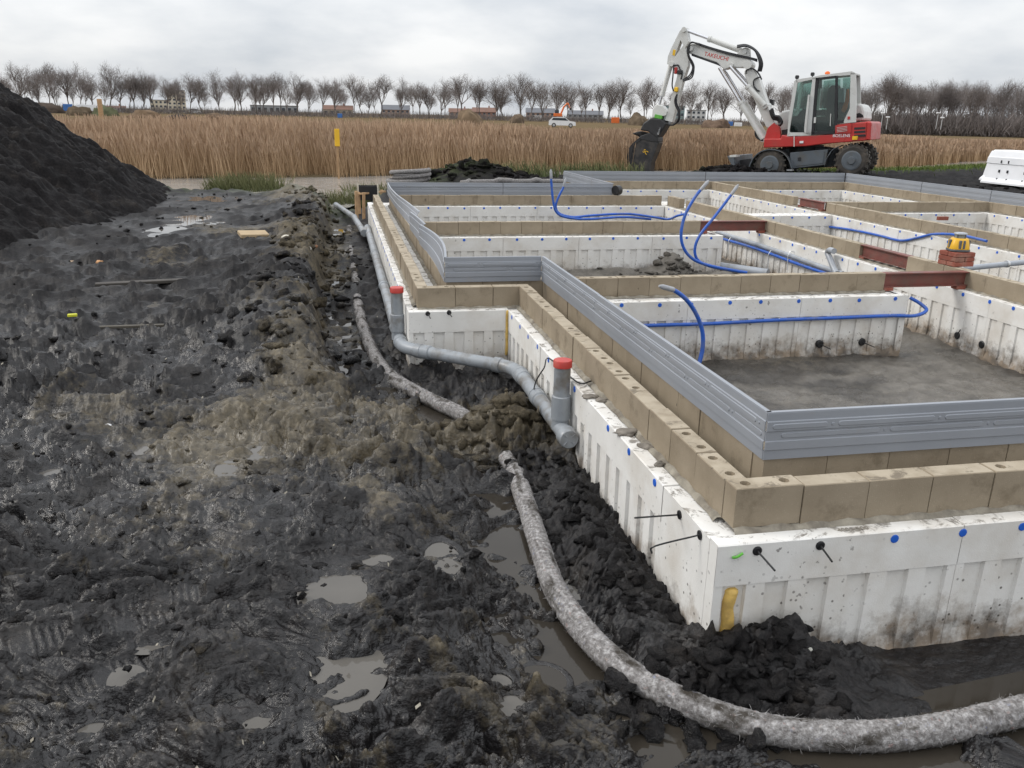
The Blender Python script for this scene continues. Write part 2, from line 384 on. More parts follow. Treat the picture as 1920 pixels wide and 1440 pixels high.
for a in [(830, 1040, 24, 26, -.36), (625, 1125, 42, 40, -.36), (640, 1265, 58, 46, -.36), (478, 1340, 28, 20, -.33), (1010, 1245, 34, 22, -.39), (440, 1420, 24, 22, -.33),
          (432, 866, 20, 12, -.31), (480, 842, 14, 14, -.31), (90, 884, 16, 7, -.30), (30, 872, 14, 6, -.30), (268, 826, 12, 8, -.3), (232, 1245, 22, 16, -.31), (957, 990, 14, 16, -.40),
          (310, 438, 28, 7, -.25), (365, 414, 42, 9, -.25), (390, 373, 44, 5, -.25), (1075, 1095, 14, 16, -.42), (920, 1265, 26, 14, -.38), (955, 1340, 24, 18, -.38), (700, 1050, 26, 10, -.35),
          (288, 1195, 30, 8, -.31), (485, 548, 12, 5, -.25), (290, 568, 10, 4, -.25), (340, 490, 14, 4, -.25), (1045, 1385, 20, 16, -.38), (560, 925, 24, 6, -.32), (765, 1405, 30, 12, -.36), (170, 1340, 20, 10, -.31)]:
    pud(*a)
PRINTS = []  # boot prints: x, y, angle
for u, v, a in [(190, 1235, .5), (235, 1150, .35), (300, 1100, .2), (560, 1020, .15), (515, 1110, .1), (35, 1190, .4), (480, 1035, .2), (345, 1010, .6),
                (600, 870, .3)]:
    p = onZ(u, v, -.29); PRINTS.append((p[0], p[1], a))

def pipe_dist(x, y):
    best = np.full(x.shape, 1e9); side = np.zeros(x.shape)
    P = PIPE
    for i in range(len(P)-1):
        a, b = P[i], P[i+1]; d = b-a; l2 = d@d
        t = np.clip(((x-a[0])*d[0]+(y-a[1])*d[1])/l2, 0, 1 if i < len(P)-2 else 20)
        if i == 0: t = np.clip(((x-a[0])*d[0]+(y-a[1])*d[1])/l2, -20, 1)
        ex = x-(a[0]+t*d[0]); ey = y-(a[1]+t*d[1]); q = ex*ex+ey*ey
        s = np.sign(d[0]*ey-d[1]*ex); m = q < best
        best[m] = q[m]; side[m] = s[m]
    return np.sqrt(best)*side           # > 0 on the outer (left) side
NB = np.array([(-40, 19.5), (-6, 19.4), (-3.9, 19.7), (-2.1, 19.8), (-.95, 19.6), (-.5, 18.0), (-.33, 16.4), (.2, 17.0), (.7, 18.9), (2.5, 21.0), (4, 22.2), (8, 24.5), (14, 26.6), (20, 27.8), (24, 29.8), (30, 33.5), (60, 46)])   # near bank of the ditch
FB = np.array([(-40, 22.0), (-5, 22.8), (-.44, 23.7), (4.25, 25.7), (8.1, 27.4), (14, 28.4), (20.5, 30.6), (24, 32.2), (31, 37.5), (60, 50)])                          # far bank, where the reeds start
def in_house(x, y, m=0.0):
    a = (x > XE+.2-m) & (y > YE+.2-m) & (y < 6.2) & (x < 11)
    b = (x > XE2+.2-m) & (y > YJE+.2-m) & (y < 12.95+m) & (x < 11)
    c = (x > 4.1-m) & (y < 16.1+m) & (y > 5) & (x < 10.45+m)
    return a | b | c
def macro(x, y):
    pd = np.where(x < .3, 9.0, -9.0); nr = (y < 20) & (y > -1) & (np.abs(x) < 5)
    if nr.any(): pd[nr] = pipe_dist(x[nr], y[nr])
    plat = -.305+.085*sst(3, 9, y)-.03*sst(2.2, 1.2, y)
    plat = plat+.05*fbm(x*.5, y*.4, 2, 5)+.03*sst(-.3, -1.6, x)*sst(5, 3, y)
    nearw = sst(4.6, 6.2, y)
    o = .07+(.24)*nearw-.03*sst(10, 16, y); w = .62*(1-nearw)+.15*nearw
    wob = .09*fbm(y*1.7, x*.3, 4, 9)
    outer = -.475+.02*sst(4, 6, y)
    z = outer+(plat-outer)*sst(0, 1, (pd-o+wob)/w)
    # lip of the cut bank, slightly raised
    z = z+nearw*np.where(pd-o-w < .06, .20*np.exp(-((pd-o-w-.06)/.14)**2), .20*np.exp(-((pd-o-w-.06)/.55)**2))*sst(18.5, 16.5, y)*(pd > -.02)
    inner = -.43-.045*sst(1.5, 1.9, x)+.05*sst(0, .35, -pd)*sst(1.9, 1.4, x)
    z = np.where(pd > -.02, z, inner)
    bump = lambda cx, cy, sx, sy, a: a*np.exp(-((x-cx)/sx)**2-((y-cy)/sy)**2)
    z = z+np.where((x > XE) & (y > YE), 0, bump(1.14, 2.12, .20, .18, .055)+bump(1.35, 2.17, .055, .07, .075)+bump(1.45, 2.18, .05, .06, .06)+bump(1.42, 2.08, .22, .14, .06)+bump(1.02, 2.45, .12, .35, .07)+bump(.80, 4.28, .17, .26, .19)+bump(1.0, 4.1, .2, .5, .05)+bump(.98, 3.2, .10, .5, .05))
    z = z+bump(.16, 8.5, .26, .35, .11)+bump(.15, 12.0, .22, .8, .10)+bump(-.02, 10.2, .2, .5, .06)+bump(1.0, 5.3, .3, .2, .05)+bump(.16, 9.6, .3, .12, .08)
    z = z+bump(-.75, 17.8, .35, 1.0, .17)
    # site ground round the back and right of the houses
    back = np.maximum(sst(12.9, 13.9, y)*sst(.5, 1.1, x), sst(10.4, 11.2, x))
    bz = -.10-.05*sst(4, 9, x)+.04*fbm(x*.6, y*.6, 3, 31)+bump(3.0, 19.6, 1.1, .7, .42)+bump(10.9, 22.6, 1.1, .6, .22)+bump(13.6, 17.3, 1.6, .5, .13)+bump(16, 15.8, 1.6, .5, .08)
    z = z+(bz-z)*back
    ins = in_house(x, y)
    fl = -.485+.012*fbm(x*1.3, y*1.3, 3, 41)
    # heaps of sand thrown up in the middle rooms
    fl = fl+bump(3.80, 9.1, .18, .18, .24)+bump(3.3, 9.2, .8, .16, .12)+bump(2.4, 9.1, .5, .18, .06)+bump(4.35, 8.9, .16, .2, .12)+.03*sst(6.3, 7, y)
    z = np.where(ins, fl, z)
    nb = np.interp(x, NB[:, 0], NB[:, 1]); fb = np.interp(x, FB[:, 0], FB[:, 1])
    lowb = sst(2.2, .2, nb-y)*np.where(x < 3, 1, .6); z = np.where(y > 12, z-.19*lowb*(z > -.42), z)
    z = z+(-.80-z)*sst(nb-.15, nb+.6, y)+bump(-.05, 15.3, .5, .5, .12)
    z = z+(-.33-z)*sst(fb-.7, fb+.15, y)
    far = sst(0, 60, y-fb-20); z = z+far*(.02+.10*fbm(x*.03, y*.03, 2, 77))
    return z, pd, ins, nb, fb, back
def ground(x, y, fine=True):
    z, pd, ins, nb, fb, back = macro(x, y)
    r = np.hypot(x, y)
    wx = x+.10*fbm(x*2.1, y*2.1, 2, 51); wy = y+.10*fbm(x*2.1+40, y*2.1, 2, 52)
    lump = .050*billow(wx*1.3, wy*2.2, 2, 61)+.066*billow(wx*2.5, wy*5.2, 2, 63)*(.45+.55*sst(16, 8, r))
    clod = .036*billow(wx*6.0, wy*10.5, 2, 66)*(1+.8*perlin(x*1.9, y*1.9, 68))
    q_ = .024; lq = (lump+clod*.7)/q_+.6*perlin(x*3, y*3, 79); lf = np.floor(lq); lump = lump+.55*q_*(lf+sst(.35, .65, lq-lf)-lq)*sst(14, 9, r)
    tiny = (.0135*billow(wx*19+wy*4, wy*23, 2, 71)+.0042*billow(x*56, y*56, 1, 75))*(1+.7*perlin(x*2.7, y*2.7, 76))
    rough = .62+.55*sst(-.5, .7, fbm(x*.8, y*.8, 2, 81))
    inner = (pd < 0) & ~ins
    amp = np.where(ins, .10, np.where(inner, 1.05*sst(1.85, 1.5, x)+.10, 1.0)*rough)
    amp = np.where(back > .5, 1.3, amp)
    land = sst(nb+.3, nb-.5, y); amp = amp*(land+.1)
    ls = np.where(inner, .62, 1.0)
    h = z+amp*(lump*ls+clod*sst(11, 6, r)+tiny*sst(7.5, 4.5, r))
    h = h+np.where(ins, .020*fbm(x*2.3, y*1.6, 4, 83)+.010*billow(x*8, y*5, 2, 84), 0)
    wet = sst(-.40, -.455, h)*.9*sst(13, 11, y)+.95*sst(.05, -.03, lump+clod+.05*perlin(x*4, y*4, 86))*sst(-.1, .3, fbm(x*.9, y*.9, 2, 87)+.3)
    wet = np.where(inner & (x > 1.75), np.maximum(wet, .55), wet)
    wet = np.where(ins, .65*sst(.0, .4, fbm(x*.9+3, y*1.6, 3, 88)+.2*sst(4.6, 3, y)), wet)
    if fine:
        for pi, (px, py, a, b, an, lv) in enumerate(PUD):
            m = (np.abs(x-px) < 2.2*max(a, b)) & (np.abs(y-py) < 2.2*max(a, b))
            if not m.any(): continue
            xx, yy = x[m]-px, y[m]-py
            d0 = np.hypot(xx/a, yy/b); d = d0+.3*fbm(x[m]*5, y[m]*5, 2, 91)
            zm = z[m]; kk = sst(2.0, .9, d0); hm = zm+(h[m]-zm)*(1-.45*kk)-.030*np.exp(-1.1*d0*d0)-.012*kk
            lv = float(np.percentile(hm[d0 < .8], 72)); PUD[pi] = (px, py, a, b, an, lv)
            ring = sst(1.15, 1.35, d0)*sst(2.2, 1.6, d0); h[m] = hm+ring*np.maximum(0, lv+.005+.3*(clod[m]+tiny[m]).clip(0)-hm)
            wet[m] = np.maximum(wet[m], .8*sst(1.6, .8, d))
        for (px, py, an) in PRINTS:
            m = (np.abs(x-px) < .25) & (np.abs(y-py) < .25)
            if not m.any(): continue
            xx, yy = x[m]-px, y[m]-py; c, s = math.cos(an), math.sin(an)
            u, v = xx*c+yy*s, -xx*s+yy*c
            wd = .052+.010*np.sin(u*14+.6)
            d = np.maximum(np.abs(u)/.145, 0)**3+(np.abs(v)/wd)**4
            k = sst(1.3, .5, d); core = d < 1.5; A = np.stack([xx[core], yy[core], np.ones(core.sum())], 1); cf = np.linalg.lstsq(A, h[m][core], rcond=None)[0]
            base = cf[0]*xx+cf[1]*yy+cf[2]
            tread = .0038*np.sign(np.sin(u*2*PI/.026+v*9))*sst(1, .5, d)*np.where(np.abs(u) < .03, 0, 1)
            h[m] = h[m]+(base-.016+tread-h[m])*k*.9+.006*np.exp(-((d-1.7)/.5)**2)
            wet[m] = np.maximum(wet[m], .35*k)
    clay = .30+.34*fbm(x*.75, y*.55, 3, 95)+.16*np.exp(-((pd-.62)/.34)**2)*sst(4.2, 6, y)*sst(19, 16, y)*(.5+1.0*sst(-.2, .3, fbm(x*1.7, y*.9, 3, 99)))+.34*np.exp(-((x-.22)/.38)**2-((y-2.9)/1.3)**2)*(.4+.9*sst(-.1, .3, fbm(x*2.2+y, y*1.3, 3, 98)))+.30*np.exp(-((x-.80)/.3)**2-((y-4.3)/.35)**2)
    clay = clay+.13*np.exp(-((x+.25)/.45)**2-((y-5.2)/.9)**2)+.5*sst(15.5, 17, y)*sst(-1.6, -.9, x)*sst(.4, 0, x)+.3*np.exp(-((x+.0)/.3)**2-((y-11)/4)**2)
    clay = clay-.45*sst(-1.6, -2.8, x)*sst(3, 5, y)+.25*(lump+clod)*12*.2
    clay = np.where(inner & (y < 3.0), clay-.35, clay); clay = np.where(inner & (x > 1.7), -1, clay)
    clay = np.where(back > .5, np.where((x > 10), -.2, .15), clay)
    sand = np.where(ins, 1.0, 0.0)*np.where((y > YE), 1, 0)
    dark_room = .55*sst(-.15, .35, fbm(x*.8+9, y*2.2, 3, 97)); sand = np.where(ins, sand-dark_room*(y < 5.9), sand)
    green = np.where(y > 12.9, sst(-3.2, -.4, y-nb)*(y < nb+.4), 0)*np.where(x > 9, 1, .8)
    dry = sst(-.3, .4, y-fb); wet = wet*(1-dry)*(1-.8*(back > .5))*(1-.55*sst(4.5, 8, y))*np.where(inner, .45, 1); dull = np.maximum(np.maximum(sst(4.5, 8.5, y)*.62, back), np.where(inner, .35, 0))
    return h, dict(clay=clay, wet=np.clip(wet, 0, 1), sand=sand, green=np.clip(green, 0, 1), dry=dry, dull=dull)
def gz(x, y): return float(ground(np.array([[float(x)]]), np.array([[float(y)]]), False)[0][0, 0])

# one sheet of ground from under the camera to the horizon, finest where it is near
rr = [.25]
while rr[-1] < 2600:
    r = rr[-1]
    rr.append(r+(.25 if r < 1.2 else max(.0045, min(r*r/1350*1.0, r*.010)) if r < 30 else r*.05))
rr = np.array(rr)
a0 = math.radians(11.83); th = np.concatenate([np.linspace(-37, 36, 900), np.linspace(38, 321, 140)])*PI/180+a0
RR, TT = np.meshgrid(rr, th, indexing='ij'); GX, GY = RR*np.sin(TT), RR*np.cos(TT)
GZ, GA = ground(GX, GY)
g_me = grid_mesh('ground', GX, GY, GZ, M['mud'], GA, wrap=True)
g_me.flip_normals()
link('ground', g_me, kind='structure')

print('ground quads', len(g_me.polygons))

def flat_patch(name, outline, z, mat, **k):
    n = len(outline); me = bpy.data.meshes.new(name); me.from_pydata([(*p, z) for p in outline], [], [tuple(range(n))]); fin(me, mat, False)
    if me.polygons[0].normal.z < 0: me.flip_normals()
    return link(name, me, **k)
for (px, py, a, b, an, lv) in PUD:
    ol = []
    for k in range(28):
        t = 2*PI*k/28; q = 1.30+.05*math.sin(3*t+px*7)
        ol.append((px+a*q*math.cos(t), py+b*q*math.sin(t)))
    flat_patch('puddle', ol, lv, M['puddle'], kind='structure')
# standing water in the drain trench
ol = [tuple(p+np.array([0, 0])) for p in PIPE[:, :2]]
def offs(P, d):
    t = np.gradient(P, axis=0); t /= np.linalg.norm(t, axis=1)[:, None]; return P+np.stack([-t[:, 1], t[:, 0]], 1)*d
pl = PIPE[:, :2]; outer_l = offs(pl, .30); inner_l = offs(pl, -.20)
k_in = [i for i in range(len(pl)) if True]
flat_patch('trench_water', [tuple(p) for p in outer_l]+[tuple(p) for p in inner_l[::-1]], -.462, M['trench_water'], kind='structure')
# the ditch
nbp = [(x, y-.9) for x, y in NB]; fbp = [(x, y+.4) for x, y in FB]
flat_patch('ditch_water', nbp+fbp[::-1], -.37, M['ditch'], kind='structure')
# ------------------------------------------------------------------ foundations
def block_mesh(L, holes=True, T=BT, Hh=HB, ch=.003):
    mb = MB(); x1, y1 = L/2, T/2
    # sides and bottom with a small chamfer at the top edge
    o = [(-x1, -y1), (x1, -y1), (x1, y1), (-x1, y1)]; i_ = [(-x1+ch, -y1+ch), (x1-ch, -y1+ch), (x1-ch, y1-ch), (-x1+ch, y1-ch)]
    vs = [(*p, 0) for p in o]+[(*p, Hh-ch) for p in o]+[(*p, Hh) for p in i_]
    fs = [(3, 2, 1, 0)]+[(k, (k+1) % 4, 4+(k+1) % 4, 4+k) for k in range(4)]+[(4+k, 4+(k+1) % 4, 8+(k+1) % 4, 8+k) for k in range(4)]
    if not holes:
        mb.add(vs, fs+[(8, 9, 10, 11)]); return mb
    mb.add(vs, fs); X, Y = x1-ch, y1-ch; r = .019
    for s in (0, 1):
        xa, xb = (-X, 0) if s == 0 else (0, X); cx = (xa+xb)/2+(-.012 if s == 0 else .012)
        ring = [(xb, 0), (xb, Y), (cx, Y), (xa, Y), (xa, 0), (xa, -Y), (cx, -Y), (xb, -Y)]
        octo = [(cx+r*math.cos(k*PI/4), r*math.sin(k*PI/4)) for k in range(8)]
        v2 = [(*p, Hh) for p in ring]+[(*p, Hh) for p in octo]+[(cx+(p[0]-cx)*.8, p[1]*.8, Hh-.022) for p in octo]
        f2 = [(k, (k+1) % 8, 8+(k+1) % 8, 8+k) for k in range(8)]+[(8+k, 8+(k+1) % 8, 16+(k+1) % 8, 16+k) for k in range(8)]+[tuple(range(16, 24))]
        mb.add(v2, f2)
    return mb
_bm = {}
def bmesh_for(L, holes):
    k = (round(L, 3), holes)
    if k not in _bm: _bm[k] = block_mesh(L, holes).mesh('block', M['block'])
    return _bm[k]
def course(label, p0, p1, group, holes=True, z=0.006, gaps=()):
    """a course of blocks; p0, p1 = centre line ends"""
    p0, p1 = np.array(p0, float), np.array(p1, float); d = p1-p0; Lt = np.linalg.norm(d); e = d/Lt; a = math.atan2(e[1], e[0])
    t = thing('block_course', label, 'block course', group, (p0[0], p0[1], 0), a)
    n = max(1, round(Lt/.247)); pl = Lt/n
    for i in range(n):
        s = (i+.5)*pl
        if any(g0 < s < g1 for g0, g1 in gaps): continue
        b = link('block', bmesh_for(pl-.0035, holes and random.random() < .55), t); b.location = (s, random.uniform(-.003, .003), z+random.uniform(-.002, .003))
        b.rotation_euler = (random.uniform(-.006, .006), random.uniform(-.005, .005), random.uniform(-.009, .009)+(PI if i % 2 else 0))
    # mortar bed squeezed out under the blocks
    m = max(4, int(Lt/.035)); xs = np.linspace(0, Lt, m); vs = []; fs = []
    wA = BT/2+.010+.014*np.abs(fbm(xs*5+p0[0]*3, xs*0+p0[1], 3, 3)); wB = BT/2+.010+.014*np.abs(fbm(xs*5+9, xs*0+p0[1]+3, 3, 4))
    for k in range(m):
        hA = .010+.005*math.sin(k*1.7); vs += [(xs[k], -wA[k]-.012, -.004), (xs[k], -wA[k]*.97, hA), (xs[k], wB[k]*.97, hA), (xs[k], wB[k]+.012, -.004)]
    for k in range(m-1):
        for q in range(3): fs.append((k*4+q, k*4+4+q, k*4+5+q, k*4+1+q))
    MB().add(vs, fs).build('mortar_bed', M['mortar'], t, smooth=True)
    return t
PD = .06
def panel_mesh(Lp):
    mb = MB(); n = max(1, round(Lp/.143)); p = Lp/n; w = p*.56; d = .015; zt, zb, zl, bot = -.152, -.478, -.428, -.56
    g = .0015; L1 = Lp-g
    def q(*v): mb.add(v, [tuple(range(len(v)))])
    q((g, -.002, zt), (L1, -.002, zt), (L1, -.002, -.004), (g, -.002, -.004))
    q((g, -.002, -.004), (L1, -.002, -.004), (L1, .003, 0), (g, .003, 0))
    q((g, .003, 0), (L1, .003, 0), (L1, PD, 0), (g, PD, 0))
    q((g, 0, zt), (L1, 0, zt), (L1, -.002, zt), (g, -.002, zt))
    q((g, 0, bot), (L1, 0, bot), (L1, 0, zb), (g, 0, zb))
    q((g, 0, bot), (g, 0, 0), (g, PD, 0), (g, PD, bot)); q((L1, 0, bot), (L1, PD, bot), (L1, PD, 0), (L1, 0, 0))
    for i in range(n):
        x0 = i*p; xa, xb, x1 = x0+(p-w)/2, x0+(p+w)/2, x0+p
        x0 = max(x0, g); x1 = min(x1, L1); sh = .004
        q((x0, 0, zb), (xa+sh, 0, zb), (xa, 0, zt), (x0, 0, zt)); q((xb-sh, 0, zb), (x1, 0, zb), (x1, 0, zt), (xb, 0, zt))
        q((xa+.004, d, zt), (xb-.004, d, zt), (xb, 0, zt), (xa, 0, zt))
        q((xa+.006, d, zl), (xb-.006, d, zl), (xb-.004, d, zt), (xa+.004, d, zt))
        q((xa+sh, 0, zb), (xb-sh, 0, zb), (xb-.006, d, zl), (xa+.006, d, zl))
        q((xa, 0, zt), (xa+sh, 0, zb), (xa+.006, d, zl), (xa+.004, d, zt)); q((xb, 0, zt), (xb-.004, d, zt), (xb-.006, d, zl), (xb-sh, 0, zb))
    return mb
_pm = {}
def pm_for(L):
    k = round(L, 3)
    if k not in _pm: _pm[k] = panel_mesh(L).mesh('foam_panel', M['eps'])
    return _pm[k]
DOT = MB().tube([(0, .002, 0), (0, -.0045, 0), (0, -.0055, 0)], [.0155, .0155, .0125], 12).mesh('blue_plug', M['blue_dot'])
def strip(label, box, faces, group='white foam foundation strips', dots=.285, skip=lambda x, y: False):
    """a strip foundation: white foam panels on the faces that show, filled between. box = x0, x1, y0, y1"""
    x0, x1, y0, y1 = box; t = thing('foundation_strip', label, 'foundation', group, (x0, y0, 0))
    i = [0, 0, 0, 0]                          # inset of the fill at -x, +x, -y, +y
    for f in faces: i[('-x', '+x', '-y', '+y').index(f)] = PD-.002
    c = MB().box(((i[0]+x1-x0-i[1])/2, (i[2]+y1-y0-i[3])/2, -.3035), (x1-x0-i[0]-i[1], y1-y0-i[2]-i[3], .593))
    c.build('concrete_core', M['eps'], t)
    for f in faces:
        if f == '-y': st, a, Lf = (0, 0), 0, x1-x0
        elif f == '-x': st, a, Lf = (0, y1-y0), -PI/2, y1-y0
        elif f == '+x': st, a, Lf = (x1-x0, 0), PI/2, y1-y0
        else: st, a, Lf = (x1-x0, y1-y0), PI, x1-x0
        e = (math.cos(a), math.sin(a)); n = max(1, round(Lf/1.0)); pl = Lf/n
        if f == '-y' and n > 1: pass
        for k in range(n):
            o = link('foam_panel', pm_for(pl), t); o.location = (st[0]+e[0]*pl*k, st[1]+e[1]*pl*k, random.uniform(-.002, .002))
            o.rotation_euler = (0, 0, a+random.uniform(-.002, .002))
        s = .14
        while dots and s < Lf-.05:
            px, py = st[0]+e[0]*s, st[1]+e[1]*s
            if not skip(px+x0, py+y0):
                o = link('plug', DOT, t); o.location = (px, py, -.026+random.uniform(-.004, .004)); o.rotation_euler = (0, 0, a)
            s += dots*random.uniform(.86, 1.14)
    return t
tie_zone = lambda x, y: (y < 2.3 and x < 1.62) or (x < 1.3 and y < 2.62)
strip('mud-splashed white foam front strip under the front block wall', (XE, 3.9, YE, 2.70), ['-y'], skip=tie_zone, dots=.27)
strip('white foam side strip with trodden top, between the jog and the front corner', (XE, 1.63, 2.70, YJE), ['-x', '+x'], skip=lambda x, y: 3.45 < y < 3.75)
strip('short white foam strip across the jog behind the capped riser', (XE2, XE, YJE, 6.18), ['-y'], dots=.0)
strip('white foam side strip with the grey drain pipe laid along its foot', (XE2, .92, 6.18, 13.3), ['-x', '+x'])
strip('white foam strip with the clipped blue conduit along it', (1.635, 4.48, 5.85, 6.25), ['-y', '+x', '+y'])
strip('white foam strip behind the sand heap in the middle room', (.925, 4.50, 9.34, 9.74), ['-y', '+x', '+y'])
strip('white foam strip below the far block wall, beside the coil of drain', (.925, 5.06, 12.68, 13.3), ['-y'])
strip('long white foam strip under the party wall that carries the laser level', (5.07, 5.52, 2.705, 13.5), ['-x', '+x'], skip=lambda x, y: x > 5.4)
strip('long white foam strip under the second party wall, with a wavy blue conduit', (7.18, 7.62, 4.6, 16.0), ['-x', '+x'])
strip('white foam strip across the narrow room between the party walls', (5.525, 7.175, 11.35, 11.75), ['-y'])
strip('white foam strip below the cross wall of the furthest house', (7.625, 10.05, 11.62, 12.0), ['-y'])
strip('white foam strip below the back edge, before the excavator', (4.20, 10.7, 15.70, 16.2), ['-y'])
strip('white foam strip below the far right edge beside the site road', (10.06, 10.5, 5.0, 15.695), ['-x'])
strip('white foam return strip below the short grey profile at the rear step', (4.02, 4.45, 13.32, 15.695), ['-x', '+x'], dots=0)

hb = BT/2; OUT, INN = 'outer leaf block walls', 'inner leaf block walls'
course('front outer leaf of brown blocks with round holes on top', (XB, YB+hb), (3.72, YB+hb), OUT)
course('brown outer leaf of holed blocks between the front corner and the jog', (XB+hb, YB+BT+.002), (XB+hb, YJB-.002+.0), OUT)
course('short brown outer leaf across the jog behind the capped riser', (XB2, YJB+hb), (XB+BT, YJB+hb), OUT)
course('long brown outer leaf of holed blocks beside the drain pipe', (XB2+hb, YJB+BT+.002), (XB2+hb, 12.9), OUT)
g_ = .014
course('front inner leaf of brown blocks below the grey edge profile', (XG+g_, YG+g_+hb), (3.8, YG+g_+hb), INN)
course('inner leaf of brown blocks below the grey profile, along the front room', (XG+g_+hb, YG+g_+BT), (XG+g_+hb, YJG+g_), INN)
course('short inner leaf of brown blocks below the grey profile at the jog', (XG2+g_, YJG+g_+hb), (XG+g_+BT, YJG+g_+hb), INN)
course('long inner leaf of brown blocks below the bowed grey profile', (XG2+g_+hb, YJG+g_+BT), (XG2+g_+hb, 12.82), INN)
RM = 'inner room block walls'
course('brown block wall above the clipped blue conduit, ending at a red beam', (XG+g_+BT+.004, YJG+g_+hb), (4.36, YJG+g_+hb), RM)
course('brown block wall behind the middle room, ending at a red beam', (.84, 9.52+hb), (4.28, 9.52+hb), RM)
course('far brown block wall below the wavy grey profile', (.84, 12.82+hb), (5.06, 12.82+hb), RM)
course('brown party wall of blocks with a laser level standing on it', (5.15+hb, 3.6), (5.15+hb, 12.80), RM, gaps=((3.12, 4.02), (5.86, 6.06), (8.55, 8.75)))
course('second brown party wall of blocks behind the laser level', (7.28+hb, 4.6), (7.28+hb, 15.86), RM, gaps=((7.2, 7.96),))
course('brown cross wall of blocks in the furthest house', (7.28+BT+.004, 11.80+hb), (10.2, 11.80+hb), RM)
course('brown back wall of blocks below the long grey profile by the excavator', (4.36, 15.86+hb), (10.2, 15.86+hb), RM)
course('brown wall of blocks below the grey profile along the site road', (10.2+hb, 5.0), (10.2+hb, 15.94), RM)
course('short brown return wall of blocks at the rear step', (4.29+hb, 12.95), (4.29+hb, 15.85), RM)

# grey plastic edge profiles
SEC = [(0, 0), (0, .036), (.0045, .039), (.0045, .070), (0, .073), (0, .108), (.0045, .111), (.0045, .146), (0, .149), (0, .176), (-.001, .182), (-.018, .182), (-.018, .178), (-.0045, .177), (-.004, .149), (.001, .145), (.001, .111), (-.004, .108), (-.004, .073), (.001, .070), (.001, .039), (-.004, .036), (-.004, 0)]
def board(parent, p0, p1, emb=True, bow=lambda s: 0.0, n=14, flip=1):
    """one length of profile; outward side is on the right of p0 -> p1"""
    p0, p1 = np.array(p0, float), np.array(p1, float); d = p1-p0; Lt = np.linalg.norm(d); e = d/Lt; nr = np.array([e[1], -e[0]])*flip
    mb = MB(); m = len(SEC); vs = []
    xs = np.linspace(.0015, Lt-.0015, n)
    for x in xs:
        for (o, z) in SEC:
            q = p0+e*x+nr*(o+bow(x/Lt)*(.25+.75*z/.182)); vs.append((q[0], q[1], ZG0+z))
    fs = [(i*m+k, i*m+(k+1) % m, (i+1)*m+(k+1) % m, (i+1)*m+k) for i in range(n-1) for k in range(m)]+[tuple(range(m)), tuple((n-1)*m+k for k in range(m))[::-1]]
    mb.add(vs, fs); b = mb.build('profile_board', M['profile'], parent, fix=True)
    if emb:       # pressed stadium-shaped beads and small studs
        eb = MB()
        for row, z, off in ((0, .092, .0), (1, .1285, .22)):
            base = .0 if row == 0 else .0045; s = -off+.06
            while s < Lt:
                a, c = max(s, .02), min(s+.40, Lt-.02)
                if c-a > .06:
                    ol = []
                    for k in range(9): t = PI/2+PI*k/8; ol.append((a+.011+.011*math.cos(t), z+.011*math.sin(t)))
                    for k in range(9): t = -PI/2+PI*k/8; ol.append((c-.011+.011*math.cos(t), z+.011*math.sin(t)))
                    def fr(x, zz, t):
                        q = p0+e*x+nr*(base+t+bow(x/Lt)); return (q[0], q[1], ZG0+zz)
                    k = len(ol); inn = [((x-(a+c)/2)*(1-.006/(c-a))+(a+c)/2, (zz-z)*.72+z) for x, zz in ol]
                    eb.add([fr(x, zz, -.001) for x, zz in ol]+[fr(x, zz, .0032) for x, zz in inn], [(i, (i+1) % k, k+(i+1) % k, k+i) for i in range(k)]+[tuple(range(k, 2*k))])
                sx = s+.42
                if .02 < sx < Lt-.02:
                    q = p0+e*sx+nr*(base+bow(sx/Lt)); eb.tube([(q[0]-nr[0]*.001, q[1]-nr[1]*.001, ZG0+z), (q[0]+nr[0]*.003, q[1]+nr[1]*.003, ZG0+z)], [.0075, .005], 8)
                s += .44
        if eb.v: eb.build('pressed_bead', M['profile'], b, fix=True)
    return b
EG = 'grey plastic edge profiles'
t = thing('edge_profile', 'straight grey plastic edge profile across the front, with pressed beads', 'edge profile', EG)
board(t, (XG, YG), (2.75, YG), flip=1); board(t, (2.755, YG), (3.8, YG))
t = thing('edge_profile', 'grey plastic edge profile along the front room, from jog to front corner', 'edge profile', EG)
board(t, (XG, YJG), (XG, 4.62)); board(t, (XG-.003, 4.616), (XG, YG+.004))
t = thing('edge_profile', 'short grey plastic edge profile across the jog', 'edge profile', EG)
board(t, (XG2+.004, YJG-.002), (XG-.004, YJG-.002))
t = thing('edge_profile', 'bowed grey plastic edge profile with gaping joints beside the drain pipe', 'edge profile', EG)
bw = [(12.95, 10.9, .02, .00), (10.88, 9.0, -.03, -.10), (8.98, 7.95, -.02, -.05), (7.93, 6.01, -.075, .0)]
for y0, y1, mid, end in bw:
    board(t, (XG2, y0), (XG2, y1), bow=lambda s, mid=mid, end=end: (mid*math.sin(PI*s)+end*s*s), n=20, emb=False)
t = thing('edge_profile', 'grey plastic edge profile across the far wall, before the coil of drain', 'edge profile', EG)
board(t, (XG2, 12.93), (2.5, 12.93), emb=True); board(t, (2.505, 12.93), (4.27, 12.93))
t = thing('edge_profile', 'short grey plastic edge profile running back at the rear step', 'edge profile', EG)
board(t, (4.272, 15.98), (4.272, 14.1), emb=False); board(t, (4.272, 14.08), (4.272, 12.94), emb=False)
t = thing('edge_profile', 'long grey plastic edge profile along the back, before the excavator', 'edge profile', EG)
board(t, (4.29, 16.0), (7.2, 16.0), emb=False); board(t, (7.21, 16.0), (10.28, 16.0), emb=False)
t = thing('edge_profile', 'grey plastic edge profile in several lengths along the site road', 'edge profile', EG)
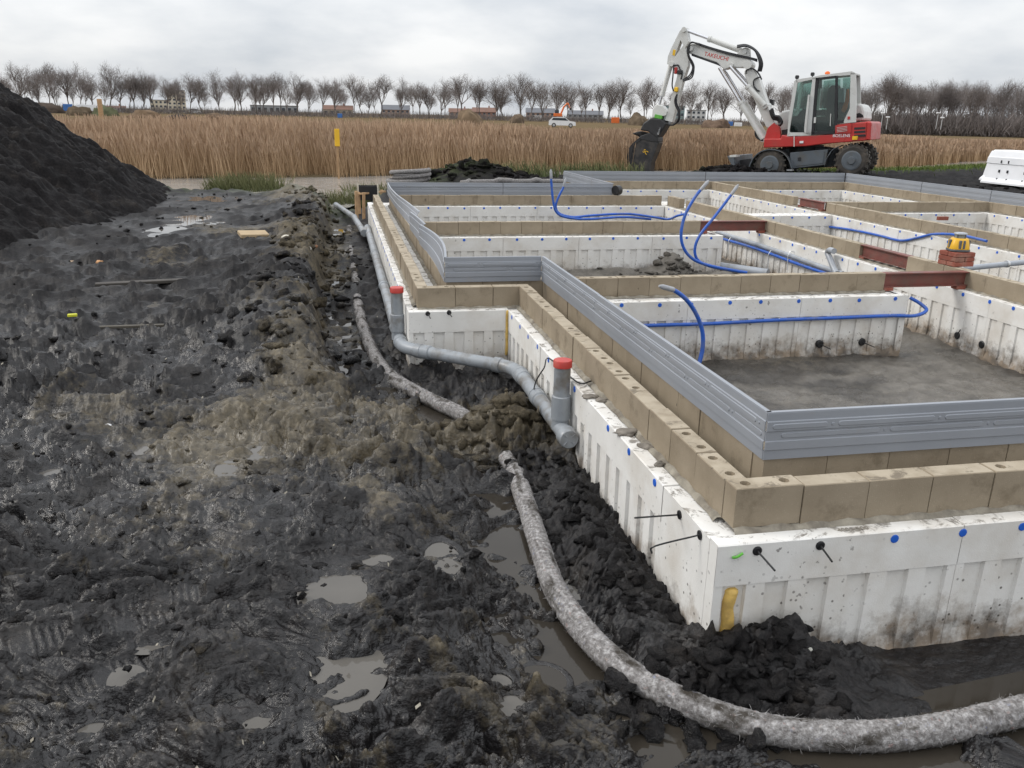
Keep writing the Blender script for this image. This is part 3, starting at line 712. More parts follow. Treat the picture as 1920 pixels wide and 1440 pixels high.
ys = [15.99, 13.6, 11.9, 10.2, 8.2, 6.2]
for a, b in zip(ys[:-1], ys[1:]): board(t, (10.30, a), (10.30, b+.012), emb=False)
# ------------------------------------------------------------------ drains, hoses and things on the foundations
# fleece-wrapped land drain
def fibre_mat():
    t = NT('fleece_wrap')
    col = t.ramp(t.noise(60, 6, .7), (.32, (.11, .10, .096)), (.5, (.28, .268, .262)), (.68, (.56, .545, .54)))
    col = t.mix(t.math('MULTIPLY', t.ramp(t.noise(55, 2), (.62, 0), (.68, 1)), .35), col, t.ramp(t.noise(21, 2), (.35, (.20, .26, .48)), (.5, (.5, .45, .4)), (.62, (.50, .26, .24))))
    col = t.mix(t.math('MULTIPLY', t.attr('dirt'), t.ramp(t.noise(22, 5, .7), (.3, .45), (.6, 1))), col, (.045, .039, .032))
    t.set('Base Color', col); t.set('Roughness', .95); t.set('Specular IOR Level', .15); t.bump(t.noise(240, 3), .6, .004); return t.m
M['fleece'] = fibre_mat()
PR = .046
def drain(name, label, pts, zf, r=PR, dirt0=.35, seed=0, fuzz=True, group='lengths of fleece-wrapped drain'):
    P = np.array(pts, float); seg = np.linalg.norm(np.diff(P, axis=0), axis=1); s = np.concatenate([[0], np.cumsum(seg)])
    n = int(s[-1]/.012); ss = np.linspace(0, s[-1], n); C3 = np.stack([np.interp(ss, s, P[:, 0]), np.interp(ss, s, P[:, 1]), zf(ss/s[-1])], 1)
    t = np.gradient(C3, axis=0); t /= np.linalg.norm(t, axis=1)[:, None]; b = np.stack([-t[:, 1], t[:, 0], 0*t[:, 0]], 1); b /= np.linalg.norm(b, axis=1)[:, None]; u = np.cross(t, b)
    K = 30; th = np.linspace(0, 2*PI, K, endpoint=False); S, T = np.meshgrid(ss, th, indexing='ij')
    rad = r*(1+.05*perlin(S*3+seed, np.cos(T)+S*0, 5+seed))+.0045*fbm(S*60, T*4.5, 3, 8+seed)*np.abs(np.sin(T/2+.001))**.2
    V = C3[:, None]+b[:, None]*(np.cos(T)*rad)[..., None]*-1+u[:, None]*(np.sin(T)*rad)[..., None]
    low = sst(.1, -.9, np.sin(T))
    dirt = np.clip(dirt0*.6+1.1*low*(.35+.65*dirt0)+1.3*sst(.25, .55, fbm(S*4.5+seed*3, T*.9, 3, 15+seed)*.8+dirt0-.35), 0, 1)
    o = thing(name, label, 'drain', group, tuple(C3[0]*[1, 1, 0]))
    me = grid_mesh('drain_body', V[..., 0]-C3[0, 0], V[..., 1]-C3[0, 1], V[..., 2], M['fleece'], dict(dirt=dirt), wrap=True); link('drain_body', me, o)
    cap = MB()
    for e in (0, n-1): cap.add([V[e, k]-np.array([C3[0, 0], C3[0, 1], 0]) for k in range(K)], [tuple(range(K))])
    cap.build('open_end', M['black'], o)
    if fuzz:
        m = int(s[-1]*1500); i = rng.integers(1, n-1, m); a = rng.uniform(0, 2*PI, m); ca, sa = np.cos(a)[:, None], np.sin(a)[:, None]
        nrm = -b[i]*ca+u[i]*sa; p = C3[i]+nrm*(r*.98); tng = (-b[i]*-sa+u[i]*ca); d = tng*rng.normal(0, 1, (m, 1))+t[i]*rng.normal(0, 1.3, (m, 1))+nrm*rng.uniform(.05, .55, (m, 1)); d /= np.linalg.norm(d, axis=1)[:, None]
        ln = rng.uniform(.008, .026, (m, 1)); wv = np.cross(d, nrm); wv /= np.linalg.norm(wv, axis=1)[:, None]+1e-9; wv = wv*.0009
        q = np.stack([p-wv, p+wv, p+wv*.4+d*ln, p-wv*.4+d*ln], 1)-np.array([C3[0, 0], C3[0, 1], 0])
        me = soup('fibres', q, np.arange(m*4).reshape(-1, 4), M['fleece'], dict(dirt=np.repeat(np.clip(dirt[i, 0]*0+rng.uniform(0, .45, m)+.5*(sa[:, 0] < -.2), 0, 1), 4)))
        link('fibres', me, o, kind='stuff')
    return o
PL = PIPE[:, :2]
def seg_between(y0, y1): return PL[[i for i in range(len(PL)) if y0 <= PL[i, 1] <= y1]]
i0 = [i for i in range(len(PL)) if PL[i, 1] > 4.22][0]
drain('fleece_drain', 'pale fleece-wrapped drain curving through the water round the front corner', PL[:i0+1], lambda s: -.425-.12*sst(.92, 1.0, s)-.005*np.sin(s*20), dirt0=.40)
drain('fleece_drain', 'muddy fleece-wrapped drain lying between the two mud mounds', seg_between(4.42, 8.45), lambda s: -.425-.05*sst(.05, 0, s)-.05*sst(.95, 1, s), dirt0=.52, seed=3)
drain('fleece_drain', 'dark mud-caked fleece drain in the narrow end of the trench', seg_between(8.55, 13.7), lambda s: -.44+.0*s, dirt0=.68, seed=6, fuzz=False)
# drain coil and loose length behind the house
def fleece_tube(name, label, cat, pts, r, loc, grp=None):
    o = thing(name, label, cat, grp, loc)
    return o
ct = thing('drain_coil', 'coil of grey fleece-wrapped drain stacked behind the far grey profile', 'drain coil', None, (1.50, 17.75, -.03))
pts = []
for k in range(0, 3*40+1):
    a = 2*PI*k/40; lay = k/40; rad = .37+.025*math.sin(lay*3.1+.7); tl = .10 if lay < 1 else 0
    pts.append((rad*math.cos(a)-tl*.7+.012*math.sin(lay*9), rad*math.sin(a), -.02+.088*lay+.015*math.sin(a+lay)))
me = MB().tube(pts, .047, 14).mesh('coil', M['fleece'], True); at = me.attributes.new('dirt', 'FLOAT', 'POINT'); at.data.foreach_set('value', np.full(len(me.vertices), .30, np.float32)); link('coiled_pipe', me, ct)
lt = thing('fleece_drain', 'loose grey fleece drain lying on the ground behind the far grey profile', 'drain', 'lengths of fleece-wrapped drain', (2.5, 17.4, 0))
lp = spline([(.0, 0, 0), (.35, .25, 0), (1.2, .45, 0), (2.2, .55, 0), (3.2, .3, 0), (3.9, .1, 0)], 8)
lp = np.array([(p[0], p[1], gz(p[0]+2.5, p[1]+17.4)+.07) for p in lp]); lp[:, 2] = np.maximum(lp[:, 2], -.02)
me = MB().tube(lp, .058, 12).mesh('loose', M['fleece'], True); at = me.attributes.new('dirt', 'FLOAT', 'POINT'); at.data.foreach_set('value', np.full(len(me.vertices), .35, np.float32)); link('drain_body', me, lt)

# grey PVC sewer with two capped risers
def sewer():
    z = -.25; R = .043
    far = [onZ(u, v, zz) for u, v, zz in ((630, 384, -.33), (664, 407, -.28), (683, 437, z))]
    A = np.array([.398, 6.15, z]); el1 = onZ(752, 652, z); el2 = onZ(975, 690, z); end = onZ(1062, 822, z)
    el2[0] = min(el2[0], 1.09); end[0] = 1.103
    t = thing('sewer_pipe', 'muddy grey plastic sewer pipe turning round the jog, with two red-capped risers', 'sewer pipe')
    def pipe(a, b, socket=True, mat='pvc'):
        o = MB().tube([a, b], R, 24).build('pipe_length', M[mat], t, smooth=40)
        if socket:
            a, b = np.array(a), np.array(b); d = (b-a)/np.linalg.norm(b-a)
            MB().tube([a-d*.01, a+d*.012, a+d*.013, a+d*.085, a+d*.09], [R+.006, R+.009, R+.006, R+.006, R+.001], 24).build('socket', M[mat], o, smooth=40)
        return o
    def bend(a, c, b, n=8):
        a, c, b = map(np.array, (a, c, b)); pts = [(1-s)**2*a+2*s*(1-s)*c+s*s*b for s in np.linspace(0, 1, n)]
        o = MB().tube(pts, R+.002, 24).build('elbow', M['pvc'], t, smooth=40)
        for p, q in ((pts[0], pts[1]), (pts[-1], pts[-2])):
            d = (p-q)/np.linalg.norm(p-q); MB().tube([p-d*.035, p-d*.03, p+d*.02, p+d*.025], [R+.003, R+.008, R+.008, R+.002], 24).build('collar', M['pvc'], o, smooth=40)
    wall_y = [12.2, 9.9, 8.0, 6.35]
    pipe(far[0], far[1]); pipe(far[1], far[2]); prev = far[2]
    for y in wall_y:
        q = np.array([.398, y, z-.002*(12-y)]); pipe(prev, q); prev = q
    d1 = (el2-el1)/np.linalg.norm(el2-el1)
    a1 = np.array([.398, el1[1]+.16, z]); pipe(prev, a1); bend(a1, el1, el1+d1*.16)
    pipe(el1+d1*.16, el2-d1*.14); d2 = (end-el2)/np.linalg.norm(end-el2)
    bend(el2-d1*.14, el2, el2+d2*.14); mid = el2+d2*(np.linalg.norm(end-el2)*.45)
    pipe(el2+d2*.14, mid); pipe(mid, end)
    e = MB().tube([end-d2*.06, end-d2*.055, end+d2*.012, end+d2*.02], [R+.002, R+.009, R+.009, R+.003], 24).build('end_cap', M['pvc'], t, smooth=40)
    cr = MB(); up = np.array([0, 0, 1.0]); sd_ = np.cross(d2, up)
    for k in range(4):
        an = PI/4+k*PI/2; dr = sd_*math.cos(an)+up*math.sin(an); cr.tube([end+d2*.021+dr*.018, end+d2*.021+dr*.040], .004, 6)
    cr.build('cap_rib', M['pvc'], e)
    for base, vt in ((np.array([.388, a1[1]+.12, z]), 541), ((end-d2*.16), 678)):
        top = hgt(base, vt); b0 = base.copy()
        MB().tube([b0+[0, 0, -.01], b0+[0, 0, .05], b0+[0, 0, .052], b0+[0, 0, .175], b0+[0, 0, .18]], [R+.002, R+.002, R+.008, R+.008, R+.002], 24).build('branch', M['pvc'], t, smooth=40)
        o = MB().tube([b0+[0, 0, .12], [b0[0], b0[1], top]], R, 24).build('riser', M['pvc'], t, smooth=40)
        MB().tube([(b0[0], b0[1], top-.028), (b0[0], b0[1], top-.027), (b0[0], b0[1], top+.006), (b0[0], b0[1], top+.010), (b0[0], b0[1], top+.011)], [R, R+.006, R+.006, R+.003, R-.006], 28).build('red_cap', M['red_cap'], o, smooth=40)
    return end, base
sw_end, riser2 = sewer()
# black strap holding the sewer back to the foam
P = [onX(998, 745, 1.09), onX(1005, 715, 1.07), onX(1020, 690, 1.10), onX(1030, 672, 1.14), (1.17, 3.95, .012), (1.24, 3.93, .02)]
tag(MB().tube(spline([tuple(p) for p in P], 5), .004, 6).build('pipe_strap', M['black'], smooth=True), 'thin black strap tying the sewer pipe to the foam side strip', 'strap')

# blue conduits
def conduit(label, pts, r=.0125, tips=(), clips=(), mat='blue', group='blue conduits'):
    p = spline([tuple(q) for q in pts], 8); o = thing('blue_conduit', label, 'conduit', group, tuple(p[0]))
    MB().tube(p-p[0], r, 10).build('hose', M[mat], o, smooth=50)
    for a in tips:
        e = p[0] if a == 0 else p[-1]; f = p[6] if a == 0 else p[-7]; d = (e-f)/np.linalg.norm(e-f)
        MB().tube([e-d*.10-p[0], e-d*.09-p[0], e+d*.005-p[0], e+d*.035-p[0]], [r*1.02, r*1.18, r*1.15, r*.5], 10).build('taped_end', M['tape'], o, smooth=50)
    for c in clips:
        c = np.array(c)-p[0]; MB().box(c+[0, .012, 0], (.012, .034, .032), ch=.003).build('clip', M['metal'], o)
    return o
ye = 5.85-.016
cl = [onY(u, v, ye) for u, v in ((1229, 610), (1461, 600), (1668, 592))]
conduit('blue conduit clipped along the foam below the room wall, looping round its end', [onY(1190, 611, ye), onY(1260, 609, ye), onY(1330, 607, ye), onY(1461, 600, ye), onY(1570, 596, ye), onY(1668, 592, ye), onY(1715, 592, ye+.01), onY(1737, 582, ye+.06), onY(1725, 569, ye+.14), onY(1706, 558, ye+.20)], clips=cl, r=.0145)
b0 = onZ(1309, 688, -.47)
conduit('blue conduit with taped end, bending up from the floor of the front room', [b0, onY(1317, 655, b0[1]+.02), onY(1317, 622, b0[1]+.03), onY(1306, 590, b0[1]+.03), onY(1288, 563, b0[1]+.02), onY(1265, 545, b0[1]), onY(1243, 538, b0[1]-.02)], tips=(1,), r=.0165)
yb = 8.6
conduit('blue conduit rising in a wide bow from the middle room, taped tip up', [onY(1400, 511, yb), onY(1375, 507, yb), onY(1330, 498, yb), onY(1300, 486, yb), onY(1283, 467, yb), onY(1277, 440, yb), onY(1284, 405, yb), onY(1303, 370, yb), onY(1325, 343, yb)], tips=(1,), r=.017)
conduit('blue conduit leaning right out of the middle room, taped tip up', [onY(1375, 508, yb+.05), onY(1330, 499, yb+.05), onY(1308, 487, yb+.05), onY(1303, 466, yb+.05), (onY(1313, 440, yb+.05)), onY(1340, 406, yb+.05), onY(1363, 376, yb+.05), onY(1381, 351, yb+.05)], tips=(1,), r=.016)
yc = 12.35
conduit('blue conduit standing upright in the far room and running along its foam', [onY(1033, 322, yc), onY(1034, 345, yc), onY(1037, 375, yc), onY(1043, 397, yc), onY(1060, 407, yc), onY(1100, 411, yc), onY(1170, 407, yc), onY(1220, 411, yc+.1)], r=.018, tips=(0,))
conduit('blue conduit with drooping tip in the far room, waving up over the party wall', [onY(1060, 338, yc+.05), onY(1056, 352, yc+.05), onY(1047, 370, yc+.05), onY(1042, 388, yc+.05), onY(1050, 401, yc+.05), onY(1075, 407, yc+.05), onY(1110, 404, yc+.05), onY(1175, 401, yc+.05), onY(1225, 407, yc+.05), onY(1253, 411, yc), onY(1272, 404, 11.9), onY(1300, 399, 11.8)], r=.018, tips=(0,), clips=[onY(1067, 405, yc+.05), onY(1175, 401, yc+.05)])
xw = 7.18-.02
conduit('wavy blue conduit clipped along the foam of the second party wall', [onX(1450, 419, xw), onX(1505, 421, xw), onX(1560, 426, xw), onX(1603, 432, xw), onX(1650, 442, xw), onX(1688, 451, xw), onX(1720, 446, xw), onX(1752, 439, xw), onX(1800, 441, xw), onX(1850, 452, xw)], r=.016, clips=[onX(1505, 421, xw), onX(1603, 432, xw), onX(1688, 451, xw)])
xp = 5.07-.03
conduit('blue conduit slung below the grey pipe in the middle room', [onX(1352, 447, xp-.02), onX(1395, 459, xp-.02), onX(1440, 474, xp-.02), onX(1480, 489, xp-.02), onX(1525, 505, xp-.02), onX(1570, 519, xp-.02)], r=.018)
conduit('short blue conduit on the ground below the right-hand grey pipe', [(5.75, 6.6, -.45), (6.3, 6.75, -.43), (6.9, 6.8, -.44), (7.1, 6.7, -.44)], r=.018)
# grey waste pipes inside
t = thing('waste_pipe', 'grey waste pipe strung along the party wall foam in the middle room', 'pipe', 'grey waste pipes in the rooms')
pp = [onX(u, v, xp) for u, v in ((1345, 435), (1400, 452), (1470, 475), (1540, 500), (1580, 513))]
MB().tube(spline(pp, 5), .026, 16).build('pipe_length', M['pvc_clean'], t, smooth=50)
for u, v in ((1372, 452), (1447, 478), (1484, 479)):
    q = onX(u, v, xp); MB().tube([q+[.03, 0, .04], q+[-.02, 0, .05], q+[-.045, 0, .0], q+[-.05, -.04, -.16]], .005, 6).build('hanger', M['metal'], t)
t = thing('waste_pipe', 'grey waste pipe bend sticking up beside the party wall', 'pipe', 'grey waste pipes in the rooms')
qb = [onX(1568, 512, xp-.05), onX(1562, 500, xp-.05), onX(1556, 484, xp-.05), onX(1552, 474, xp-.05), onX(1556, 469, xp-.06), onX(1564, 471, xp-.07)]
MB().tube(spline(qb, 5), .030, 16).build('bend', M['pvc_clean'], t, smooth=50)
t = thing('waste_pipe', 'grey waste pipe behind the brick stack, clamped to the second party wall', 'pipe', 'grey waste pipes in the rooms')
pp = [onY(1810, 503, 6.75), onY(1890, 495, 6.75), onY(2010, 482, 6.75)]; MB().tube(pp, .026, 16).build('pipe_length', M['pvc_clean'], t, smooth=50)
q = onY(1888, 495, 6.75); MB().tube([q+[-.012, 0, 0], q+[.012, 0, 0]], .034, 16).build('clamp', M['metal'], t)
t = thing('waste_pipe', 'fat pale pipe end lying in the sand of the middle room', 'pipe', 'grey waste pipes in the rooms')
MB().tube([onZ(1300, 492, -.38), onZ(1440, 512, -.38)], .05, 16).build('pipe_length', M['pvc_clean'], t, smooth=50)
t = thing('pipe_socket', 'black pipe socket at the end of the far grey profile', 'pipe')
q = onY(1157, 357, 12.86); MB().tube([q+[-.03, 0, 0], q+[.05, .05, 0]], .075, 16).build('socket', M['black'], t, smooth=50)

# steel beams (I-section, red primer)
def beam(label, a, b, h=.118, wd=.075, z=.03):
    a, b = np.array(a, float), np.array(b, float); d = b-a; Lb = np.linalg.norm(d); ang = math.atan2(d[1], d[0])
    t = thing('steel_beam', label, 'steel beam', 'red primed steel beams', (a[0], a[1], z), ang); f = .009
    MB().box((Lb/2, 0, f/2), (Lb, wd, f)).build('flange', M['steel'], t); MB().box((Lb/2, 0, h-f/2), (Lb, wd, f)).build('flange', M['steel'], t)
    MB().box((Lb/2, 0, h/2), (Lb-.004, .008, h-2*f)).build('web', M['steel'], t)
    for x in (.05, Lb-.05): MB().box((x, 0, -z/2), (.09, wd*.95, z), ch=.003).build('bearing_brick', M['redbrick'], t)
    return t
beam('red steel beam bridging from the room wall to the party wall by the laser level', (4.363, 6.06), (5.147, 6.06))
beam('red steel beam in the party wall, beyond the laser level', (5.19, 6.74), (5.19, 7.60))
beam('red steel beam at the end of the middle room wall', (4.283, 9.562), (5.147, 9.562))
beam('red steel beam set into the second party wall', (7.32, 11.83), (7.32, 12.54))
# red bricks and laser level
px, py = 5.19+.06, 6.33
t = thing('brick_stack', 'small stack of red bricks three courses high on the party wall', 'brick stack', None, (px, py, HB+.008), math.radians(4))
bme = MB().box((0, 0, 0), (.20, .098, .038), ch=.004).mesh('brick', M['redbrick'])
zt = .020
for k in range(3):
    for j in (-1, 1):
        o = link('brick', bme, t); o.location = (j*.052, 0, zt) if k % 2 else (0, j*.052, zt); o.rotation_euler = (0, 0, (PI/2 if k % 2 else 0)+random.uniform(-.03, .03))
    zt += .041
zt += HB+.008-.020
YEL = simple('yellow_casing', (.72, .40, .015), .4, .08, 10, dirt=(.4, .3, .1), dirt_amt=.3); DGR = simple('dark_grey_casing', (.10, .105, .115), .5, .1, 10)
GLS = simple('dull_lens_glass', (.22, .25, .26), .1, .1, 9)
t = thing('laser_level', 'yellow rotating laser level standing on the red bricks', 'laser level', None, (px, py, zt), math.radians(-20))
def frus(b, tp, z0, z1, n=4, ro=PI/4):
    m = MB(); v = [(b*math.cos(ro+2*PI*k/n), b*math.sin(ro+2*PI*k/n), z0) for k in range(n)]+[(tp*math.cos(ro+2*PI*k/n), tp*math.sin(ro+2*PI*k/n), z1) for k in range(n)]
    return m.add(v, [tuple(range(n))[::-1], tuple(range(n, 2*n))]+[(k, (k+1) % n, n+(k+1) % n, n+k) for k in range(n)])
def orng(n=16, sq=.75):
    return [((abs(math.cos(a))**sq)*math.copysign(1, math.cos(a)), (abs(math.sin(a))**sq)*math.copysign(1, math.sin(a))) for a in [2*PI*k/n for k in range(n)]]
def stack_rings(rings, sq):
    o = orng(20, sq); n = 20; v = []
    for r, z in rings: v += [(x*r, y*r, z) for x, y in o]
    f = [(i*n+k, i*n+(k+1) % n, (i+1)*n+(k+1) % n, (i+1)*n+k) for i in range(len(rings)-1) for k in range(n)]+[tuple(range(n))[::-1], tuple((len(rings)-1)*n+k for k in range(n))]
    return MB().add(v, f)
stack_rings([(.075, 0), (.088, .006), (.088, .018), (.080, .022)], .6).build('base', DGR, t, smooth=40)
stack_rings([(.082, .020), (.083, .028), (.066, .105), (.058, .112)], .6).build('body', YEL, t, smooth=40)
for a in range(4):
    c, s = math.cos(a*PI/2), math.sin(a*PI/2); R3 = ((c, -s, 0), (s, c, 0), (0, 0, 1))
    MB().box((c*.076, s*.076, .062), (.018, .052, .072), R3, ch=.004).build('grip_panel', DGR, t)
    MB().box((c*.084, s*.084, .062), (.008, .010, .08), R3, ch=.002).build('yellow_rib', YEL, t)
stack_rings([(.040, .112), (.042, .142)], .9).build('lens_window', GLS, t, smooth=40)
for a in range(4):
    an = a*PI/2+PI/4; MB().tube([(.044*math.cos(an), .044*math.sin(an), .110), (.046*math.cos(an), .046*math.sin(an), .145)], .005, 6).build('cage_post', DGR, t)
stack_rings([(.052, .143), (.054, .148), (.050, .156), (.030, .160)], .9).build('top_cap', M['pvc_clean'], t, smooth=40)
tag(MB().box((0, 0, 0), (.14, .05, .045), ch=.003).build('brick', M['redbrick']), 'single red brick lying on the second party wall', 'brick').location = (*onZ(1767, 412, .155)[:2], HB+.028)
# black ties sticking out of the foam
def tie(label, p, n, tip, bend=None):
    p, n = np.array(p, float), np.array(n, float); t = thing('wall_tie', label, 'wall tie', 'black wall ties', tuple(p))
    MB().tube([-n*.004, n*.005, n*.007], [.0165, .0165, .011], 14).build('washer', M['black'], t)
    pts = [n*.004]+([np.array(bend)-p] if bend is not None else [])+[np.array(tip)-p]
    MB().tube(pts if len(pts) < 3 else spline(pts, 6), [.0035]*(len(pts) if len(pts) < 3 else 13), 6).build('rod', M['black'], t)
NX, NY = (-1, 0, 0), (0, -1, 0)
tie('long straight black tie sticking out of the side foam', onX(1275, 965, XE), NX, onX(1190, 971, XE-.19))
tie('bent black tie hooking down beside the foam corner', onX(1313, 1003, XE), NX, onX(1222, 1037, XE-.15), onX(1228, 1024, XE-.15))
tie('black tie drooping from the front foam beside the corner', onY(1419, 1032, YE), NY, onY(1453, 1070, YE-.10))
tie('black tie drooping from the front foam beside the first blue plug', onY(1537, 1022, YE), NY, onY(1560, 1053, YE-.09))
tie('small tie on the jog foam, beside the riser', onY(802, 588, YJE), NY, onY(807, 597, YJE-.05)); tie('small tie on the jog foam, in the middle of the panel', onY(842, 586, YJE), NY, onY(847, 594, YJE-.05))
def bigplug(label, p, n, tail):
    p, n = np.array(p, float), np.array(n, float); t = thing('round_plug', label, 'plug', 'black round plugs', tuple(p))
    MB().tube([-n*.03, n*.006, n*.010], [.031, .031, .025], 18).build('disc', M['black'], t)
    if tail is not None: MB().tube([n*.008, np.array(tail)-p], .004, 6).build('nail', M['black'], t)
bigplug('black round plug with a nail, low on the foam below the clipped conduit', onY(1537, 645, 5.85), NY, onY(1558, 655, 5.78)); bigplug('black round plug with a nail, nearer the end of the foam strip', onY(1616, 641, 5.85), NY, onY(1640, 651, 5.78))
bigplug('black round plug in the party wall foam, with a splash above it', onX(1795, 629, 5.07), NX, onX(1801, 618, 5.06)); bigplug('plain black round plug low in the party wall foam', onX(1841, 646, 5.07), NX, None)
bigplug('black round plug low on the muddy side foam', onX(1147, 960, XE), NX, None)
# yellow PU foam
def blobs(label, path, r, seed):
    p = spline(path, 10); n = len(p); rad = [r*(1+.05*math.sin(i*.45+seed)+.03*math.sin(i*1.1+seed*2)) for i in range(n)]; rad[0] *= .5; rad[-1] *= .5
    p = p+np.stack([.12*r*np.sin(np.arange(n)*.5+seed), 0*p[:, 0], 0*p[:, 0]], 1)
    tag(MB().tube(p, rad, 9).build('foam_bead', M['foam'], smooth=True), label, 'foam bead', 'yellow foam beads')
x1_ = XE+.072
blobs('bead of yellow foam in the first slot of the front foam corner', [(x1_, YE+.016, -.17), (x1_-.004, YE+.014, -.26), (x1_, YE+.014, -.36), (x1_, YE+.014, -.44)], .023, 1)
blobs('thin bead of yellow foam in the inside corner of the jog', [(XE-.008, YJE-.004, -.005), (XE-.010, YJE-.006, -.12), (XE-.009, YJE-.004, -.22), (XE-.010, YJE-.006, -.34)], .010, 2)
# printing on the foam top
def text(name, s, size, mat, M4, parent=None, ext=.0008, label=None, cat=None):
    cu = bpy.data.curves.new(name, 'FONT'); cu.body = s; cu.size = size; cu.extrude = ext; cu.align_x = 'CENTER'
    ob = bpy.data.objects.new('tmp', cu); COL.objects.link(ob); dg = bpy.context.evaluated_depsgraph_get(); me = bpy.data.meshes.new_from_object(ob.evaluated_get(dg)); bpy.data.objects.remove(ob)
    me.transform(M4); me.materials.clear(); me.materials.append(mat); return link(name, me, parent)
fs = [o for o in COL.objects if o.name.startswith('foundation_strip')][0]
text('size_print', '400 - 500', .030, simple('grey_print', (.30, .27, .23), .8), Matrix.Translation((1.665-XE, .022, .002)), fs)
# grey mortar crumbs on the foam tops and bits on the mud
CR = simple('mortar_crumbs', (.20, .18, .155), .95, .3, 30, bump=.6, spec=.2)
def lump(name, label, cat, p, s, mat, seed, group=None, flat=.5):
    import bmesh
    bm = bmesh.new(); bmesh.ops.create_icosphere(bm, subdivisions=3, radius=1); r = np.random.default_rng(seed); o = r.uniform(0, 50, 3)
    for v in bm.verts:
        k = 1+.35*float(perlin(np.array([v.co.x*1.6+o[0]+v.co.z]), np.array([v.co.y*1.6+o[1]]), seed)[0])+.16*float(perlin(np.array([v.co.x*4+o[0]]), np.array([v.co.y*4+v.co.z*4]), seed+1)[0])
        v.co = Vector((v.co.x*s[0]*k, v.co.y*s[1]*k, v.co.z*s[2]*k))
    me = bpy.data.meshes.new(name); bm.to_mesh(me); bm.free(); fin(me, mat, True)
    o = link(name, me, label=label, cat=cat, group=group); o.location = p; o.rotation_euler = (0, 0, float(r.uniform(0, 3))); return o
for i, (u, v, a) in enumerate([(1175, 812, .05), (1102, 745, .035), (1128, 752, .028), (1210, 838, .03), (1236, 872, .02)]):
    q = onZ(u, v, .0); lump('mortar_lump', ['largest dark mortar lump on the trodden foam ledge', 'dark mortar lump beside the near red-capped riser', 'flat mortar lump next to the one by the riser', 'long mortar crumb between the big lump and the corner', 'smallest mortar crumb on the foam ledge near the corner'][i], 'mortar lump', (min(max(q[0], XE+.02), XB-.02), q[1], .004), (a*.8, a*1.2, .012), CR, 30+i, 'mortar lumps on the foam ledge')
# black box on wooden stakes at the end of the trench
t = thing('black_tub', 'black open plastic tub with pale corner rods at the far end of the trench', 'tub', None, tuple(onZ(690, 372, -.12)*[1, 1, 0]+[0, 0, -.12])); tb = t
wb = .34; tz = hgt(np.array(t.location), 346)+.12
for dx, dy, sx, sy in ((0, -.12, wb, .012), (0, .12, wb, .012), (-wb/2, 0, .012, .24), (wb/2, 0, .012, .24)): MB().box((dx, dy, tz/2-.02), (sx, sy, tz)).build('side', M['black'], t)
for dx in (-wb/2, wb/2): MB().tube([(dx, -.13, -.1), (dx, -.13, tz+.02)], .012, 8).build('corner_rod', simple('pale_rod', (.6, .55, .45), .7), t)
for k, (u, v, hh) in enumerate([(669, 405, 358), (682, 404, 361), (674, 396, 360), (716, 372, 356)]):
    q = onZ(u, v, -.32); tp = hgt(q, hh); o = MB().box((0, 0, (tp+.42)/2), (.045, .045, tp+.42), ch=.004)
    o = o.build('timber_stake', M['wood'], label=['outermost timber stake beside the black tub', 'thick orange timber stake beside the foam end', 'slim timber stake between the two thicker ones', 'short timber stake on the house side of the black tub'][k], cat='stake', group='timber stakes by the tub'); o.location = (q[0], q[1], -.42); o.rotation_euler = (random.uniform(-.03, .03), random.uniform(-.03, .03), random.uniform(0, 1))
qa, qb_ = onZ(672, 364, -.02), onZ(722, 359, -.02); d = qb_-qa
o = MB().box((0, 0, 0), (np.linalg.norm(d), .05, .03), ch=.003).build('timber_rail', M['wood'], label='flat timber rail nailed across the stakes by the tub', cat='rail'); o.location = tuple((qa+qb_)/2); o.rotation_euler = (0, 0, math.atan2(d[1], d[0]))
# ------------------------------------------------------------------ black soil heap on the left
toe = lambda y: np.interp(y, [5, 7.5, 9.7, 13, 16, 18.5, 20.5], [-5.6, -4.3, -3.55, -3.1, -2.85, -3.3, -5.5])
def heap_h(x, y):
    d = toe(y)+.18*fbm(y*1.1, x*.4, 3, 101)-x
    z = -.30+np.clip(d, -.4, 3.3)*.66-.10*np.clip(d-2.6, 0, 3)**2
    z = z*1.0-2.2*sst(19.0, 21.5, y)-1.6*sst(8.5, 6.0, y)
    z = z+.10*fbm(x*1.3, y*1.1, 3, 103)*sst(-.1, .7, d)+.09*billow(x*.7+y*.5, y*2.2, 2, 104)*sst(.1, .9, d)+.06*billow(x*3.4, y*2.9, 2, 105)+.026*billow(x*10, y*8, 2, 107)+.010*billow(x*27, y*24, 1, 109)
    return z
hx, hy = np.meshgrid(np.arange(-9.5, -2.2, .03), np.arange(6.0, 21.0, .035), indexing='xy')
hz_ = heap_h(hx, hy)
def hkeep(c): return c[:, 2] > -.42
cz = np.full(hx.shape, -.30)+.30*fbm(hx*.9, hy*.7, 3, 111)
z0 = np.zeros(hx.shape)
hm = grid_mesh('soil_heap', hx, hy, hz_, M['peat_heap'], dict(clay=np.clip(cz*.35-.1, -1, 1), wet=z0, sand=z0, green=z0, dry=z0, dull=z0+.6), keep=hkeep)
link('soil_heap', hm, label='tall heap of black soil rising beside the mud track', cat='soil heap')

